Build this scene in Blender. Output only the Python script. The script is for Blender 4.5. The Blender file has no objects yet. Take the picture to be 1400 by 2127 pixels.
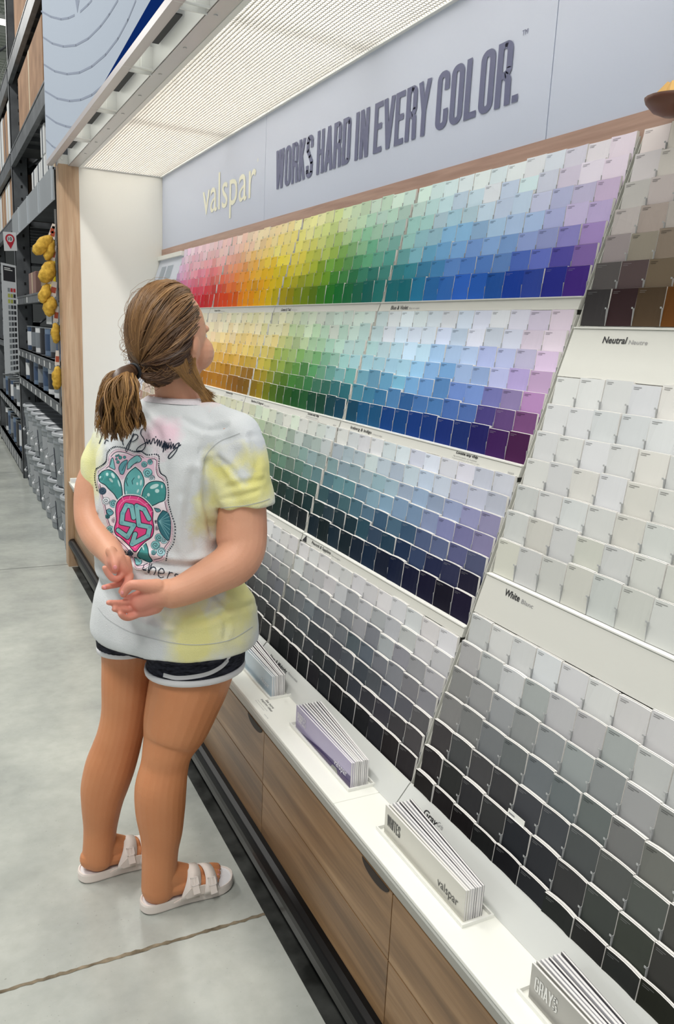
import bpy, bmesh, math, random
import numpy as np
from mathutils import Vector, Matrix
from mathutils.bvhtree import BVHTree
random.seed(7)
rng = np.random.default_rng(7)
S = bpy.context.scene
COL = S.collection

# ---------------------------------------------------------------- camera
CAM = np.array([0.0, 0.0, 1.42]); FPX = 1663.59
CR = np.array([0.8965633917, -0.4404742574, 0.0464382729])
CU = np.array([0.0544125982, 0.2135892408, 0.9754070460])
CF = np.array([0.4395604097, 0.8719874224, -0.2154636430])
cd = bpy.data.cameras.new('camera'); cam = bpy.data.objects.new('camera', cd); COL.objects.link(cam)
cd.sensor_fit = 'VERTICAL'; cd.sensor_height = 36.0; cd.lens = FPX / 2127 * 36.0
cd.clip_start = 0.05; cd.clip_end = 200
cam.matrix_world = Matrix(((CR[0], CU[0], -CF[0], CAM[0]), (CR[1], CU[1], -CF[1], CAM[1]), (CR[2], CU[2], -CF[2], CAM[2]), (0, 0, 0, 1)))
S.camera = cam
def ray(px, py):
    return CR * ((px - 700) / FPX) - CU * ((py - 1063.5) / FPX) + CF
def at(px, py, y):
    d = ray(px, py); return CAM + d * (y / d[1])
def ppm(p):
    return FPX / float(np.dot(np.array(p) - CAM, CF))
def proj(p):
    v = np.array(p, float) - CAM; z = v @ CF
    return 700 + FPX * (v @ CR) / z, 1063.5 - FPX * (v @ CU) / z, z

# ---------------------------------------------------------------- world, exposure, lamps
S.view_settings.view_transform = 'Standard'; S.view_settings.look = 'None'
S.view_settings.gamma = 1.0; S.view_settings.use_curve_mapping = False
S.view_settings.exposure = 0.12
W = bpy.data.worlds.new('World'); S.world = W; W.use_nodes = True
bg = W.node_tree.nodes['Background']; bg.inputs[0].default_value = (0.93, 0.96, 1.0, 1); bg.inputs[1].default_value = 0.36
CANOPY = 4.5      # emission of the light boxes in the canopy
HALL = 150.0       # watts of each hall lamp
def area(name, loc, sx, sy, power, rot=(0, 0, 0), col=(1, 0.98, 0.94)):
    l = bpy.data.lights.new(name, 'AREA'); l.shape = 'RECTANGLE'; l.size = sx; l.size_y = sy; l.energy = power; l.color = col
    o = bpy.data.objects.new(name, l); COL.objects.link(o); o.location = loc; o.rotation_euler = rot; return o
for i, (x, y) in enumerate([(-1.5, -1.0), (-1.5, 3.2), (-1.5, 7.6), (-1.5, 12.5), (2.6, 11.0), (2.6, 16.0)]):
    area('hall_lamp', (x, y, 5.6), 0.5, 2.4, HALL)
S.cycles.max_bounces = 6; S.cycles.diffuse_bounces = 4; S.cycles.glossy_bounces = 3; S.cycles.transmission_bounces = 4
S.cycles.caustics_reflective = False; S.cycles.caustics_refractive = False
S.cycles.use_denoising = True
S.cycles.sample_clamp_indirect = 4.0

# ---------------------------------------------------------------- helpers
def L(*c):
    if len(c) == 1: c = c[0]
    out = []
    for v in c[:3]:
        v = max(0.0, min(255.0, v)) / 255.0
        out.append(v / 12.92 if v <= 0.04045 else ((v + 0.055) / 1.055) ** 2.4)
    return tuple(out)
def tag(o, label=None, cat=None, group=None, kind=None):
    if label: o['label'] = label
    if cat: o['category'] = cat
    if group: o['group'] = group
    if kind: o['kind'] = kind
    return o
def empty(name, loc, label, cat, group=None, rz=0):
    o = bpy.data.objects.new(name, None); COL.objects.link(o); o.location = Vector(loc); o.rotation_euler = (0, 0, rz)
    o.empty_display_size = 0.05
    return tag(o, label, cat, group)
_par = {}
class MB:
    """collects polygons; build() links them as one mesh object"""
    def __init__(s): s.v = []; s.f = []; s.c = []; s.mi = []
    def quad(s, a, b, c, d, col=None, mi=0):
        n = len(s.v); s.v += [tuple(a), tuple(b), tuple(c), tuple(d)]; s.f.append((n, n + 1, n + 2, n + 3)); s.c.append(col); s.mi.append(mi)
    def poly(s, pts, col=None, mi=0):
        n = len(s.v); s.v += [tuple(p) for p in pts]; s.f.append(tuple(range(n, n + len(pts)))); s.c.append(col); s.mi.append(mi)
    def raw(s, vs, fs, col=None, mi=0):
        n = len(s.v); s.v += [tuple(p) for p in vs]
        for f in fs: s.f.append(tuple(i + n for i in f)); s.c.append(col); s.mi.append(mi)
    def box(s, x0, x1, y0, y1, z0, z1, col=None, mi=0, M=None):
        vs = [(x0, y0, z0), (x1, y0, z0), (x1, y1, z0), (x0, y1, z0), (x0, y0, z1), (x1, y0, z1), (x1, y1, z1), (x0, y1, z1)]
        if M is not None: vs = [tuple(M @ Vector(p)) for p in vs]
        s.raw(vs, [(0, 3, 2, 1), (4, 5, 6, 7), (0, 1, 5, 4), (1, 2, 6, 5), (2, 3, 7, 6), (3, 0, 4, 7)], col, mi)
    def prism(s, prof, y0, y1, col=None, mi=0):
        """profile of (x,z) points swept along y"""
        n = len(prof); vs = [(x, y0, z) for x, z in prof] + [(x, y1, z) for x, z in prof]
        fs = [tuple(range(n)), tuple(range(2 * n - 1, n - 1, -1))] + [(i, i + n, (i + 1) % n + n, (i + 1) % n) for i in range(n)]
        s.raw(vs, fs, col, mi)
    def tube(s, pts, radii, n=8, col=None, mi=0, cap=True):
        pts = [Vector(p) for p in pts]
        if not hasattr(radii, '__len__'): radii = [radii] * len(pts)
        rings = []; ref = None
        for i, p in enumerate(pts):
            t = (pts[min(i + 1, len(pts) - 1)] - pts[max(i - 1, 0)])
            if t.length < 1e-9: t = Vector((0, 0, 1))
            t.normalize()
            if ref is None:
                ref = t.cross(Vector((0, 0, 1)))
                if ref.length < 0.1: ref = t.cross(Vector((1, 0, 0)))
            u = (ref - t * ref.dot(t)).normalized(); ref = u; w = t.cross(u)
            rings.append([p + (u * math.cos(2 * math.pi * k / n) + w * math.sin(2 * math.pi * k / n)) * radii[i] for k in range(n)])
        b = len(s.v)
        for r in rings: s.v += [tuple(q) for q in r]
        for i in range(len(rings) - 1):
            for k in range(n):
                s.f.append((b + i * n + k, b + i * n + (k + 1) % n, b + (i + 1) * n + (k + 1) % n, b + (i + 1) * n + k)); s.c.append(col); s.mi.append(mi)
        if cap:
            s.f.append(tuple(b + k for k in range(n - 1, -1, -1))); s.c.append(col); s.mi.append(mi)
            e = b + (len(rings) - 1) * n; s.f.append(tuple(e + k for k in range(n))); s.c.append(col); s.mi.append(mi)
    def lathe(s, c, prof, n=28, col=None, mi=0):
        """prof of (r,z), around the vertical through c"""
        b = len(s.v)
        for r, z in prof:
            for k in range(n): a = 2 * math.pi * k / n; s.v.append((c[0] + r * math.cos(a), c[1] + r * math.sin(a), c[2] + z))
        for i in range(len(prof) - 1):
            for k in range(n):
                s.f.append((b + i * n + k, b + i * n + (k + 1) % n, b + (i + 1) * n + (k + 1) % n, b + (i + 1) * n + k)); s.c.append(col); s.mi.append(mi)
        s.f.append(tuple(b + k for k in range(n - 1, -1, -1))); s.c.append(col); s.mi.append(mi)
        e = b + (len(prof) - 1) * n; s.f.append(tuple(e + k for k in range(n))); s.c.append(col); s.mi.append(mi)
    def loft(s, rings, col=None, mi=0, cap=True):
        n = len(rings[0]); b = len(s.v)
        for r in rings: s.v += [tuple(q) for q in r]
        for i in range(len(rings) - 1):
            for k in range(n):
                s.f.append((b + i * n + k, b + i * n + (k + 1) % n, b + (i + 1) * n + (k + 1) % n, b + (i + 1) * n + k)); s.c.append(col); s.mi.append(mi)
        if cap:
            s.f.append(tuple(b + k for k in range(n - 1, -1, -1))); s.c.append(col); s.mi.append(mi)
            e = b + (len(rings) - 1) * n; s.f.append(tuple(e + k for k in range(n))); s.c.append(col); s.mi.append(mi)
    def build(s, name, mats, parent=None, smooth=False, bevel=0, world=True):
        me = bpy.data.meshes.new(name)
        v = s.v
        if parent is not None and world:
            o = parent; off = Vector((0, 0, 0)); rz = 0
            while o is not None: off += Vector(o.location); o = o.parent
            v = [(a - off.x, b - off.y, c - off.z) for a, b, c in s.v]
        me.from_pydata(v, [], s.f)
        if not isinstance(mats, (list, tuple)): mats = [mats]
        for m in mats: me.materials.append(m)
        if len(mats) > 1: me.polygons.foreach_set('material_index', s.mi)
        if any(c is not None for c in s.c):
            at_ = me.color_attributes.new('Col', 'FLOAT_COLOR', 'CORNER')
            arr = []
            for f, c in zip(s.f, s.c):
                c = c or (1, 1, 1)
                arr += [c[0], c[1], c[2], 1.0] * len(f)
            at_.data.foreach_set('color', arr)
        if smooth: me.polygons.foreach_set('use_smooth', [True] * len(me.polygons))
        me.validate(clean_customdata=False); me.update()
        ob = bpy.data.objects.new(name, me); COL.objects.link(ob)
        if parent is not None: ob.parent = parent
        if bevel:
            m = ob.modifiers.new('bevel', 'BEVEL'); m.width = bevel; m.segments = 2; m.limit_method = 'ANGLE'; m.angle_limit = math.radians(40)
        return ob
def struct(name, mb, m, **k):
    return tag(mb.build(name, m, **k), kind='structure')
def copy_thing(root):
    r = root.copy(); COL.objects.link(r)
    for ch in list(root.children):
        c = ch.copy(); COL.objects.link(c); c.parent = r
        for g in list(ch.children):
            d = g.copy(); COL.objects.link(d); d.parent = c
    return r

# ---------------------------------------------------------------- materials
MATS = {}
def mat(name, rgb=None, rough=0.5, metal=0.0, spec=0.5, emit=None, estr=0.0, coat=0.0, sss=0.0, trans=0.0, alpha=1.0, noise=0.0, nscale=8.0, bump=0.0, bscale=60.0, stretch=(1, 1, 1)):
    if name in MATS: return MATS[name]
    m = bpy.data.materials.new(name); m.use_nodes = True; nt = m.node_tree; b = nt.nodes['Principled BSDF']
    if rgb is not None: b.inputs['Base Color'].default_value = (*L(rgb), 1)
    b.inputs['Roughness'].default_value = rough; b.inputs['Metallic'].default_value = metal
    b.inputs['Specular IOR Level'].default_value = spec
    b.inputs['Coat Weight'].default_value = coat
    b.inputs['Transmission Weight'].default_value = trans; b.inputs['Alpha'].default_value = alpha
    if sss:
        b.inputs['Subsurface Weight'].default_value = sss; b.inputs['Subsurface Radius'].default_value = (0.02, 0.008, 0.004); b.inputs['Subsurface Scale'].default_value = 0.3
    if emit is not None:
        b.inputs['Emission Color'].default_value = (*L(emit), 1); b.inputs['Emission Strength'].default_value = estr
    tc = nt.nodes.new('ShaderNodeTexCoord'); mp = nt.nodes.new('ShaderNodeMapping'); mp.inputs['Scale'].default_value = stretch
    nt.links.new(tc.outputs['Object'], mp.inputs[0])
    if noise and rgb is not None:
        n = nt.nodes.new('ShaderNodeTexNoise'); n.inputs['Scale'].default_value = nscale; n.inputs['Detail'].default_value = 5
        nt.links.new(mp.outputs[0], n.inputs['Vector'])
        r = nt.nodes.new('ShaderNodeValToRGB'); r.color_ramp.elements[0].position = 0.32; r.color_ramp.elements[1].position = 0.7
        r.color_ramp.elements[0].color = (*L([c * (1 - noise) for c in rgb]), 1); r.color_ramp.elements[1].color = (*L([c + (255 - c) * noise * 0.5 for c in rgb]), 1)
        nt.links.new(n.outputs['Fac'], r.inputs[0]); nt.links.new(r.outputs[0], b.inputs['Base Color'])
    if bump:
        n2 = nt.nodes.new('ShaderNodeTexNoise'); n2.inputs['Scale'].default_value = bscale; n2.inputs['Detail'].default_value = 4
        nt.links.new(mp.outputs[0], n2.inputs['Vector'])
        bp = nt.nodes.new('ShaderNodeBump'); bp.inputs['Strength'].default_value = bump; bp.inputs['Distance'].default_value = 0.004
        nt.links.new(n2.outputs['Fac'], bp.inputs['Height']); nt.links.new(bp.outputs[0], b.inputs['Normal'])
    MATS[name] = m; return m
def attr_mat(name, rough=0.5, spec=0.4, coat=0.0, bump=0.0, bscale=100):
    m = mat(name, rough=rough, spec=spec, coat=coat, bump=bump, bscale=bscale)
    nt = m.node_tree; a = nt.nodes.new('ShaderNodeAttribute'); a.attribute_name = 'Col'
    nt.links.new(a.outputs['Color'], nt.nodes['Principled BSDF'].inputs['Base Color']); return m
def wood(name, dark, mid, light, axis='Z', scale=1.0, rough=0.45):
    m = mat(name, mid, rough=rough); nt = m.node_tree; b = nt.nodes['Principled BSDF']
    tc = nt.nodes.new('ShaderNodeTexCoord'); mp = nt.nodes.new('ShaderNodeMapping')
    st = {'Z': (14, 14, 0.7), 'Y': (14, 0.7, 14)}[axis]
    mp.inputs['Scale'].default_value = [s * scale for s in st]; nt.links.new(tc.outputs['Object'], mp.inputs[0])
    n = nt.nodes.new('ShaderNodeTexNoise'); n.inputs['Scale'].default_value = 1.6; n.inputs['Detail'].default_value = 7; n.inputs['Roughness'].default_value = 0.6; n.inputs['Distortion'].default_value = 0.7
    nt.links.new(mp.outputs[0], n.inputs['Vector'])
    r = nt.nodes.new('ShaderNodeValToRGB'); e = r.color_ramp.elements
    e[0].position = 0.3; e[0].color = (*L(dark), 1); e[1].position = 0.72; e[1].color = (*L(light), 1); k = e.new(0.5); k.color = (*L(mid), 1)
    nt.links.new(n.outputs['Fac'], r.inputs[0])
    w = nt.nodes.new('ShaderNodeTexNoise'); w.inputs['Scale'].default_value = 9; w.inputs['Detail'].default_value = 3
    nt.links.new(mp.outputs[0], w.inputs['Vector'])
    mx = nt.nodes.new('ShaderNodeMixRGB'); mx.blend_type = 'MULTIPLY'; mx.inputs[0].default_value = 0.35
    nt.links.new(r.outputs[0], mx.inputs[1]); nt.links.new(w.outputs['Fac'], mx.inputs[2])
    g = nt.nodes.new('ShaderNodeGamma'); g.inputs[1].default_value = 0.85; nt.links.new(mx.outputs[0], g.inputs[0])
    nt.links.new(g.outputs[0], b.inputs['Base Color']); return m
WHITE = mat('white_laminate', (236, 236, 230), rough=0.25, spec=0.5)
WHITEM = mat('white_metal', (228, 228, 226), rough=0.4)
STRIPM = mat('label_strip_white', (200, 200, 193), rough=0.35)
BLACKG = mat('black_rubber', (8, 8, 9), rough=0.38, spec=0.2)
INK = mat('black_ink', (30, 30, 34), rough=0.6)
INKG = mat('grey_ink', (140, 140, 142), rough=0.6)
GALV = mat('galvanised_steel', (150, 156, 160), rough=0.38, metal=0.75, noise=0.2, nscale=9)
STEEL = mat('painted_grey_steel', (96, 100, 104), rough=0.45, metal=0.3, noise=0.15)
DARK = mat('dark_void', (20, 20, 22), rough=0.9)
CARD = attr_mat('paint_card', rough=0.6, spec=0.12)

# ---------------------------------------------------------------- text and strokes
def text_on(s, origin, right, up, width, height, m, parent, name, bold=0.0, depth=0.0004, shear=0.0, n=None, mb_only=False):
    """text fitted in a width x height box whose lower left corner is origin"""
    cu = bpy.data.curves.new(name, 'FONT'); cu.body = s; cu.offset = bold; cu.resolution_u = 3; cu.shear = shear
    to = bpy.data.objects.new(name + '_src', cu); COL.objects.link(to)
    dg = bpy.context.evaluated_depsgraph_get(); me = bpy.data.meshes.new_from_object(to.evaluated_get(dg))
    bpy.data.objects.remove(to); bpy.data.curves.remove(cu)
    co = np.zeros(len(me.vertices) * 3); me.vertices.foreach_get('co', co); co = co.reshape(-1, 3)
    lo = co.min(0); hi = co.max(0)
    right = np.array(right, float); up = np.array(up, float); origin = np.array(origin, float)
    right /= np.linalg.norm(right); up /= np.linalg.norm(up); nn = np.cross(right, up)
    u = (co[:, 0] - lo[0]) / (hi[0] - lo[0]) * width; v = (co[:, 1] - lo[1]) / (hi[1] - lo[1]) * height
    P = origin + np.outer(u, right) + np.outer(v, up) + nn * depth
    off = np.zeros(3); o = parent
    while o is not None: off += np.array(o.location); o = o.parent
    me.vertices.foreach_set('co', (P - off).ravel()); me.materials.clear(); me.materials.append(m); me.update(); me.name = name
    ob = bpy.data.objects.new(name, me); COL.objects.link(ob); ob.parent = parent
    return ob
def stroke2d(pts, w, closed=False):
    """polyline -> polygons in 2d: a quad per segment and an octagon per inner joint"""
    out = []; n = len(pts)
    segs = [(pts[i], pts[(i + 1) % n]) for i in range(n if closed else n - 1)]
    for a, b in segs:
        dx, dy = b[0] - a[0], b[1] - a[1]; l = math.hypot(dx, dy) or 1e-9; nx, ny = -dy / l * w / 2, dx / l * w / 2
        out.append([(a[0] - nx, a[1] - ny), (b[0] - nx, b[1] - ny), (b[0] + nx, b[1] + ny), (a[0] + nx, a[1] + ny)])
    for p in (pts if closed else pts[1:-1]):
        out.append([(p[0] + w / 2 * math.cos(k * math.pi / 5), p[1] + w / 2 * math.sin(k * math.pi / 5)) for k in range(10)])
    return out
def arc(cx, cy, rx, ry, a0, a1, n=8):
    return [(cx + rx * math.cos(math.radians(a0 + (a1 - a0) * i / n)), cy + ry * math.sin(math.radians(a0 + (a1 - a0) * i / n))) for i in range(n + 1)]
def glyph(ch, w=0.30, s=0.115):
    """condensed heavy capitals, height 1; returns polygons and the advance"""
    h = s / 2; x0, x1, y0, y1 = h, w - h, h * 0.9, 1 - h * 0.9; m = (x0 + x1) / 2; r = (x1 - x0) / 2
    P = []
    def st(*p, closed=False): P.extend(stroke2d(list(p), s, closed))
    if ch == ' ': return [], 0.13
    if ch == '.': return [[(0, 0), (s, 0), (s, s), (0, s)]], s + 0.05
    if ch == 'O': P.extend(stroke2d(arc(m, y0 + r, r, r, 180, 360) + arc(m, y1 - r, r, r, 0, 180), s, True))
    elif ch == 'C': P.extend(stroke2d([(x1, 0.66)] + arc(m, y1 - r, r, r, 0, 180) + arc(m, y0 + r, r, r, 180, 360) + [(x1, 0.34)], s))
    elif ch == 'S': P.extend(stroke2d([(x1, 0.70)] + arc(m, y1 - r, r, r, 0, 180) + [(x0, 0.66), (m, 0.52), (x1, 0.36)] + arc(m, y0 + r, r, r, 360, 180) + [(x0, 0.30)], s))
    elif ch == 'D': P.extend(stroke2d([(x0, 0), (x0, 1)], s)); P.extend(stroke2d([(x0, y0)] + arc(m, y0 + r, r, r, 270, 360) + arc(m, y1 - r, r, r, 0, 90) + [(x0, y1)], s))
    elif ch == 'R':
        P.extend(stroke2d([(x0, 0), (x0, 1)], s)); P.extend(stroke2d([(x0, y1)] + arc(m, y1 - r, r, r, 90, 0) + arc(m, 0.48 + r, r, r, 0, -90) + [(x0, 0.48)], s)); st((m, 0.5), (x1, 0.4), (x1 + 0.01, 0))
    elif ch == 'H': st((x0, 0), (x0, 1)); st((x1, 0), (x1, 1)); st((x0, .5), (x1, .5))
    elif ch == 'I': st((x0, 0), (x0, 1)); return P, s + 0.05
    elif ch == 'L': st((x0, 0), (x0, 1)); st((0, y0), (w - 0.03, y0)); w -= 0.03
    elif ch == 'E': st((x0, 0), (x0, 1)); st((0, y0), (w - 0.03, y0)); st((0, y1), (w - 0.03, y1)); st((0, .52), (w - 0.05, .52)); w -= 0.03
    elif ch == 'F': st((x0, 0), (x0, 1)); st((0, y1), (w - 0.03, y1)); st((0, .52), (w - 0.05, .52))
    elif ch == 'K': st((x0, 0), (x0, 1)); st((x0, .38), (x1, 1)); st((m - 0.02, .55), (x1 + 0.01, 0))
    elif ch == 'N': st((x0, 0), (x0, 1)); st((x1, 0), (x1, 1)); st((x0, 1), (x1, 0))
    elif ch == 'A': st((x0 - 0.02, 0), (m, 1)); st((x1 + 0.02, 0), (m, 1)); st((x0 + 0.03, .24), (x1 - 0.03, .24))
    elif ch == 'V': st((x0 - 0.02, 1), (m, 0)); st((x1 + 0.02, 1), (m, 0))
    elif ch == 'Y': st((x0 - 0.02, 1), (m, .45)); st((x1 + 0.02, 1), (m, .45)); st((m, 0), (m, .5))
    elif ch == 'W': w2 = w * 1.45; st((h, 1), (w2 * .27, 0)); st((w2 * .5, 1), (w2 * .27, 0)); st((w2 * .5, 1), (w2 * .73, 0)); st((w2 - h, 1), (w2 * .73, 0)); w = w2
    elif ch == 'P': P.extend(stroke2d([(x0, 0), (x0, 1)], s)); P.extend(stroke2d([(x0, y1)] + arc(m, y1 - r, r, r, 90, 0) + arc(m, 0.44 + r, r, r, 0, -90) + [(x0, 0.44)], s))
    elif ch == 'U': P.extend(stroke2d([(x0, 1)] + arc(m, y0 + r, r, r, 180, 360) + [(x1, 1)], s))
    elif ch == 'T': st((m, 0), (m, 1)); st((0, y1), (w, y1))
    elif ch == 'B': P.extend(stroke2d([(x0, 0), (x0, 1)], s)); P.extend(stroke2d([(x0, y1), (x1 - .02, y1), (x1, .75), (x0 + .02, .52), (x1, .28), (x1 - .02, y0), (x0, y0)], s))
    elif ch == 'G': P.extend(stroke2d([(x1, 0.7)] + arc(m, y1 - r, r, r, 0, 180) + arc(m, y0 + r, r, r, 180, 360) + [(x1, 0.46), (m, .46)], s))
    return P, w + 0.045
def block_text(s, origin, right, up, width, height, m, parent, name, depth=0.001, thick=0.115):
    polys = []; x = 0
    for ch in s:
        p, a = glyph(ch, s=thick); polys += [[(q[0] + x, q[1]) for q in g] for g in p]; x += a
    right = Vector(right).normalized(); up = Vector(up).normalized(); nn = right.cross(up); o = Vector(origin)
    mb = MB(); tot = x - 0.045
    for i, g in enumerate(polys):
        g = [(u, min(1, max(0, v))) for u, v in g]
        mb.poly([o + right * (u / tot * width) + up * (v * height) + nn * (depth + 0.000004 * (i % 7)) for u, v in g])
    return mb.build(name, m, parent)

# ================================================================ SETTING
def on_x(px, py, x):
    d = ray(px, py); return CAM + d * (x / d[0])
def on_z(px, py, z):
    d = ray(px, py); return CAM + d * ((z - CAM[2]) / d[2])
def floor_material():
    m = mat('polished_concrete', (196, 199, 194), rough=0.3, spec=0.5); nt = m.node_tree; b = nt.nodes['Principled BSDF']
    tc = nt.nodes.new('ShaderNodeTexCoord')
    n1 = nt.nodes.new('ShaderNodeTexNoise'); n1.inputs['Scale'].default_value = 2.2; n1.inputs['Detail'].default_value = 8; n1.inputs['Roughness'].default_value = 0.62
    n2 = nt.nodes.new('ShaderNodeTexNoise'); n2.inputs['Scale'].default_value = 26; n2.inputs['Detail'].default_value = 5
    nt.links.new(tc.outputs['Object'], n1.inputs['Vector']); nt.links.new(tc.outputs['Object'], n2.inputs['Vector'])
    r = nt.nodes.new('ShaderNodeValToRGB'); e = r.color_ramp.elements
    e[0].position = 0.32; e[0].color = (*L(162, 166, 161), 1); e[1].position = 0.66; e[1].color = (*L(196, 199, 191), 1)
    nt.links.new(n1.outputs['Fac'], r.inputs[0])
    r2 = nt.nodes.new('ShaderNodeValToRGB'); r2.color_ramp.elements[0].position = 0.3; r2.color_ramp.elements[0].color = (.90, .90, .89, 1); r2.color_ramp.elements[1].position = 0.6; r2.color_ramp.elements[1].color = (1, 1, 1, 1)
    nt.links.new(n2.outputs['Fac'], r2.inputs[0])
    mx = nt.nodes.new('ShaderNodeMixRGB'); mx.blend_type = 'MULTIPLY'; mx.inputs[0].default_value = 0.7
    nt.links.new(r.outputs[0], mx.inputs[1]); nt.links.new(r2.outputs[0], mx.inputs[2])
    v = nt.nodes.new('ShaderNodeTexNoise'); v.inputs['Scale'].default_value = 130; v.inputs['Detail'].default_value = 2
    nt.links.new(tc.outputs['Object'], v.inputs['Vector'])
    r3 = nt.nodes.new('ShaderNodeValToRGB'); r3.color_ramp.elements[0].position = 0.24; r3.color_ramp.elements[0].color = (.45, .45, .44, 1); r3.color_ramp.elements[1].position = 0.30; r3.color_ramp.elements[1].color = (1, 1, 1, 1)
    nt.links.new(v.outputs['Fac'], r3.inputs[0])
    m2 = nt.nodes.new('ShaderNodeMixRGB'); m2.blend_type = 'MULTIPLY'; m2.inputs[0].default_value = 0.5
    nt.links.new(mx.outputs[0], m2.inputs[1]); nt.links.new(r3.outputs[0], m2.inputs[2]); nt.links.new(m2.outputs[0], b.inputs['Base Color'])
    mr = nt.nodes.new('ShaderNodeMapRange'); mr.inputs['To Min'].default_value = 0.13; mr.inputs['To Max'].default_value = 0.28
    nt.links.new(n1.outputs['Fac'], mr.inputs[0]); nt.links.new(mr.outputs[0], b.inputs['Roughness'])
    return m
mb = MB(); mb.box(-7, 9, -4, 34, -0.1, 0.0); struct('floor', mb, floor_material())
mb = MB()
def joint(y, xa, xb, w, jit):
    n = int((xb - xa) / 0.012); prev = None
    for i in range(n + 1):
        x = xa + (xb - xa) * i / n; a = y - w / 2 + random.uniform(-jit, jit); c = y + w / 2 + random.uniform(-jit, jit)
        if prev: mb.quad((prev[0], prev[1], 0.0008), (x, a, 0.0008), (x, c, 0.0008), (prev[0], prev[2], 0.0008))
        prev = (x, a, c)
joint(1.61, -4, 0.80, 0.010, 0.0022)
struct('trim_1', mb, mat('joint_filler', (128, 112, 84), rough=0.8, noise=0.35, nscale=30))
mb = MB(); joint(4.845, -4, 0.655, 0.006, 0.0008); joint(8.1, -4, 0.655, 0.006, 0.0008)
struct('trim_2', mb, mat('joint_dark', (120, 122, 120), rough=0.8))
# strip of floor under the cabinets, the overhang's deep shade painted in dark
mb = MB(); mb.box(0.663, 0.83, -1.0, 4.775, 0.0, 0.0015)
struct('trim_3', mb, mat('shaded_floor_strip', (44, 46, 43), rough=0.35, noise=0.3, nscale=12))

# hall ceiling of corrugated deck with trusses
mb = MB()
for i in range(150):
    y = 2 + i * 0.2
    mb.box(-7, 9, y, y + 0.11, 7.0, 7.06); mb.box(-7, 9, y + 0.11, y + 0.2, 7.05, 7.11)
struct('ceiling', mb, mat('deck', (178, 184, 176), rough=0.6))
mb = MB()
for y in (13, 16.5, 20, 23.5, 27):
    mb.box(-7, 9, y, y + 0.08, 6.85, 6.95); mb.box(-7, 9, y, y + 0.08, 6.3, 6.38)
    for k in range(32):
        x = -7 + k * 0.5; mb.tube([(x, y + .04, 6.34), (x + 0.25, y + .04, 6.9), (x + 0.5, y + .04, 6.34)], 0.02, 5)
struct('trim_4', mb, mat('truss', (170, 175, 170), rough=0.5))
mb = MB(); mb.box(-7, 9, 33, 33.2, 0, 7); struct('wall_far', mb, mat('far_wall', (120, 122, 122), rough=0.8))
LAMPM = mat('tube_lamp', (250, 250, 245), emit=(255, 252, 240), estr=6)
for i, (x, y, z) in enumerate([(1.2, 14.9, 5.95), (2.4, 19.5, 6.5), (1.8, 23.0, 6.6)]):
    t = empty('hanging_tube_lamp', (x, y, z), ['long white tube lamp under the hall roof, nearest one', 'long white tube lamp under the hall roof, middle one of the row', 'long white tube lamp under the hall roof, farthest one'][i], 'lamp')
    b = MB(); b.box(x - .7, x + .7, y - 0.06, y + .06, z + .04, z + .10); b.build('housing', WHITEM, t)
    b = MB(); b.tube([(x - .7, y, z), (x + .7, y, z)], 0.03, 10); b.build('tube', LAMPM, t)

# ================================================================ DISPLAY FIXTURE
XF = 0.648; XW = 1.212; YE = 4.795; YN = -0.35; ZC = 2.246
OAK = wood('pale_oak_laminate', (150, 114, 84), (190, 153, 118), (212, 180, 146), 'Z', 1.2)
WAL = wood('walnut_laminate', (96, 68, 42), (138, 102, 66), (170, 132, 92), 'Y', 1.0, 0.38)
PINKW = wood('pinkish_wood_laminate', (160, 120, 104), (184, 146, 128), (196, 160, 142), 'Y', 1.0)
t = empty('end_panel', (0.9, YE, 0), 'tall white end panel with pale oak edge closing the display far end', 'panel')
mb = MB(); mb.box(XF, 0.7535, YE, YE + 0.045, 0, ZC + 0.002); mb.box(XF, XF + 0.012, YE + .045, YE + 0.10, 0.0, ZC); mb.build('oak_edge_board', OAK, t)
mb = MB(); mb.box(0.7535, XW + 0.05, YE + 0.002, YE + 0.045, 0.0, ZC + 0.002); mb.build('white_face', mat('end_panel_white', (230, 228, 220), rough=0.35), t)
mb = MB(); mb.box(XF - 0.001, XF + 0.06, YE + .001, YE + .0465, ZC, ZC + 0.05); mb.tube([(XF + .02, YE + 0.002, ZC + .03), (XF + .02, YE - 0.006, ZC + .03)], 0.009, 12); mb.build('steel_bracket', WHITEM, t)

# back board
t = empty('back_panel', (XW + 0.02, 2.2, 0), 'plain white back board of the display behind the colour racks', 'panel')
mb = MB(); mb.box(XW + 0.004, XW + 0.03, YN, YE, 0.05, 1.86); mb.build('board', WHITE, t)
SL = lambda z, d: (0.806 + 0.324 * (z - 0.568) + d, z)
mb = MB(); mb.prism([SL(0.53, 0.024), SL(1.76, 0.024), SL(1.76, 0.027), SL(0.53, 0.027)][::-1], YN, YE - 0.003); mb.build('sloped_sheet', WHITE, t)
# blue grey header, three panels
HDR = mat('header_blue', (199, 206, 224), rough=0.32)
def seams(t, ya, yb):
    mb = MB(); mb.box(XW - 0.002, XW + 0.004, ya + 0.0015, yb - 0.0015, 1.853, ZC - 0.002); return mb.build('printed_board', HDR, t)
INKB = mat('header_ink', (98, 102, 134), rough=0.4)
yA, yB = 3.173, 1.484
t1 = empty('header_panel', (XW, (YE + yA) / 2, 1.853), 'blue grey header panel printed with the cream brand lettering', 'sign', 'header panels over the racks'); seams(t1, yA, YE)
text_on('valspar', (XW - 0.003, 4.005, 1.904), (0, -1, 0), (0, 0, 1), 0.735, 0.215, mat('cream_ink', (238, 236, 214), rough=0.4), t1, 'lettering', bold=0.0)
text_on('®', (XW - 0.003, 3.262, 2.085), (0, -1, 0), (0, 0, 1), 0.014, 0.014, mat('cream_ink'), t1, 'registered_mark')
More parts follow.
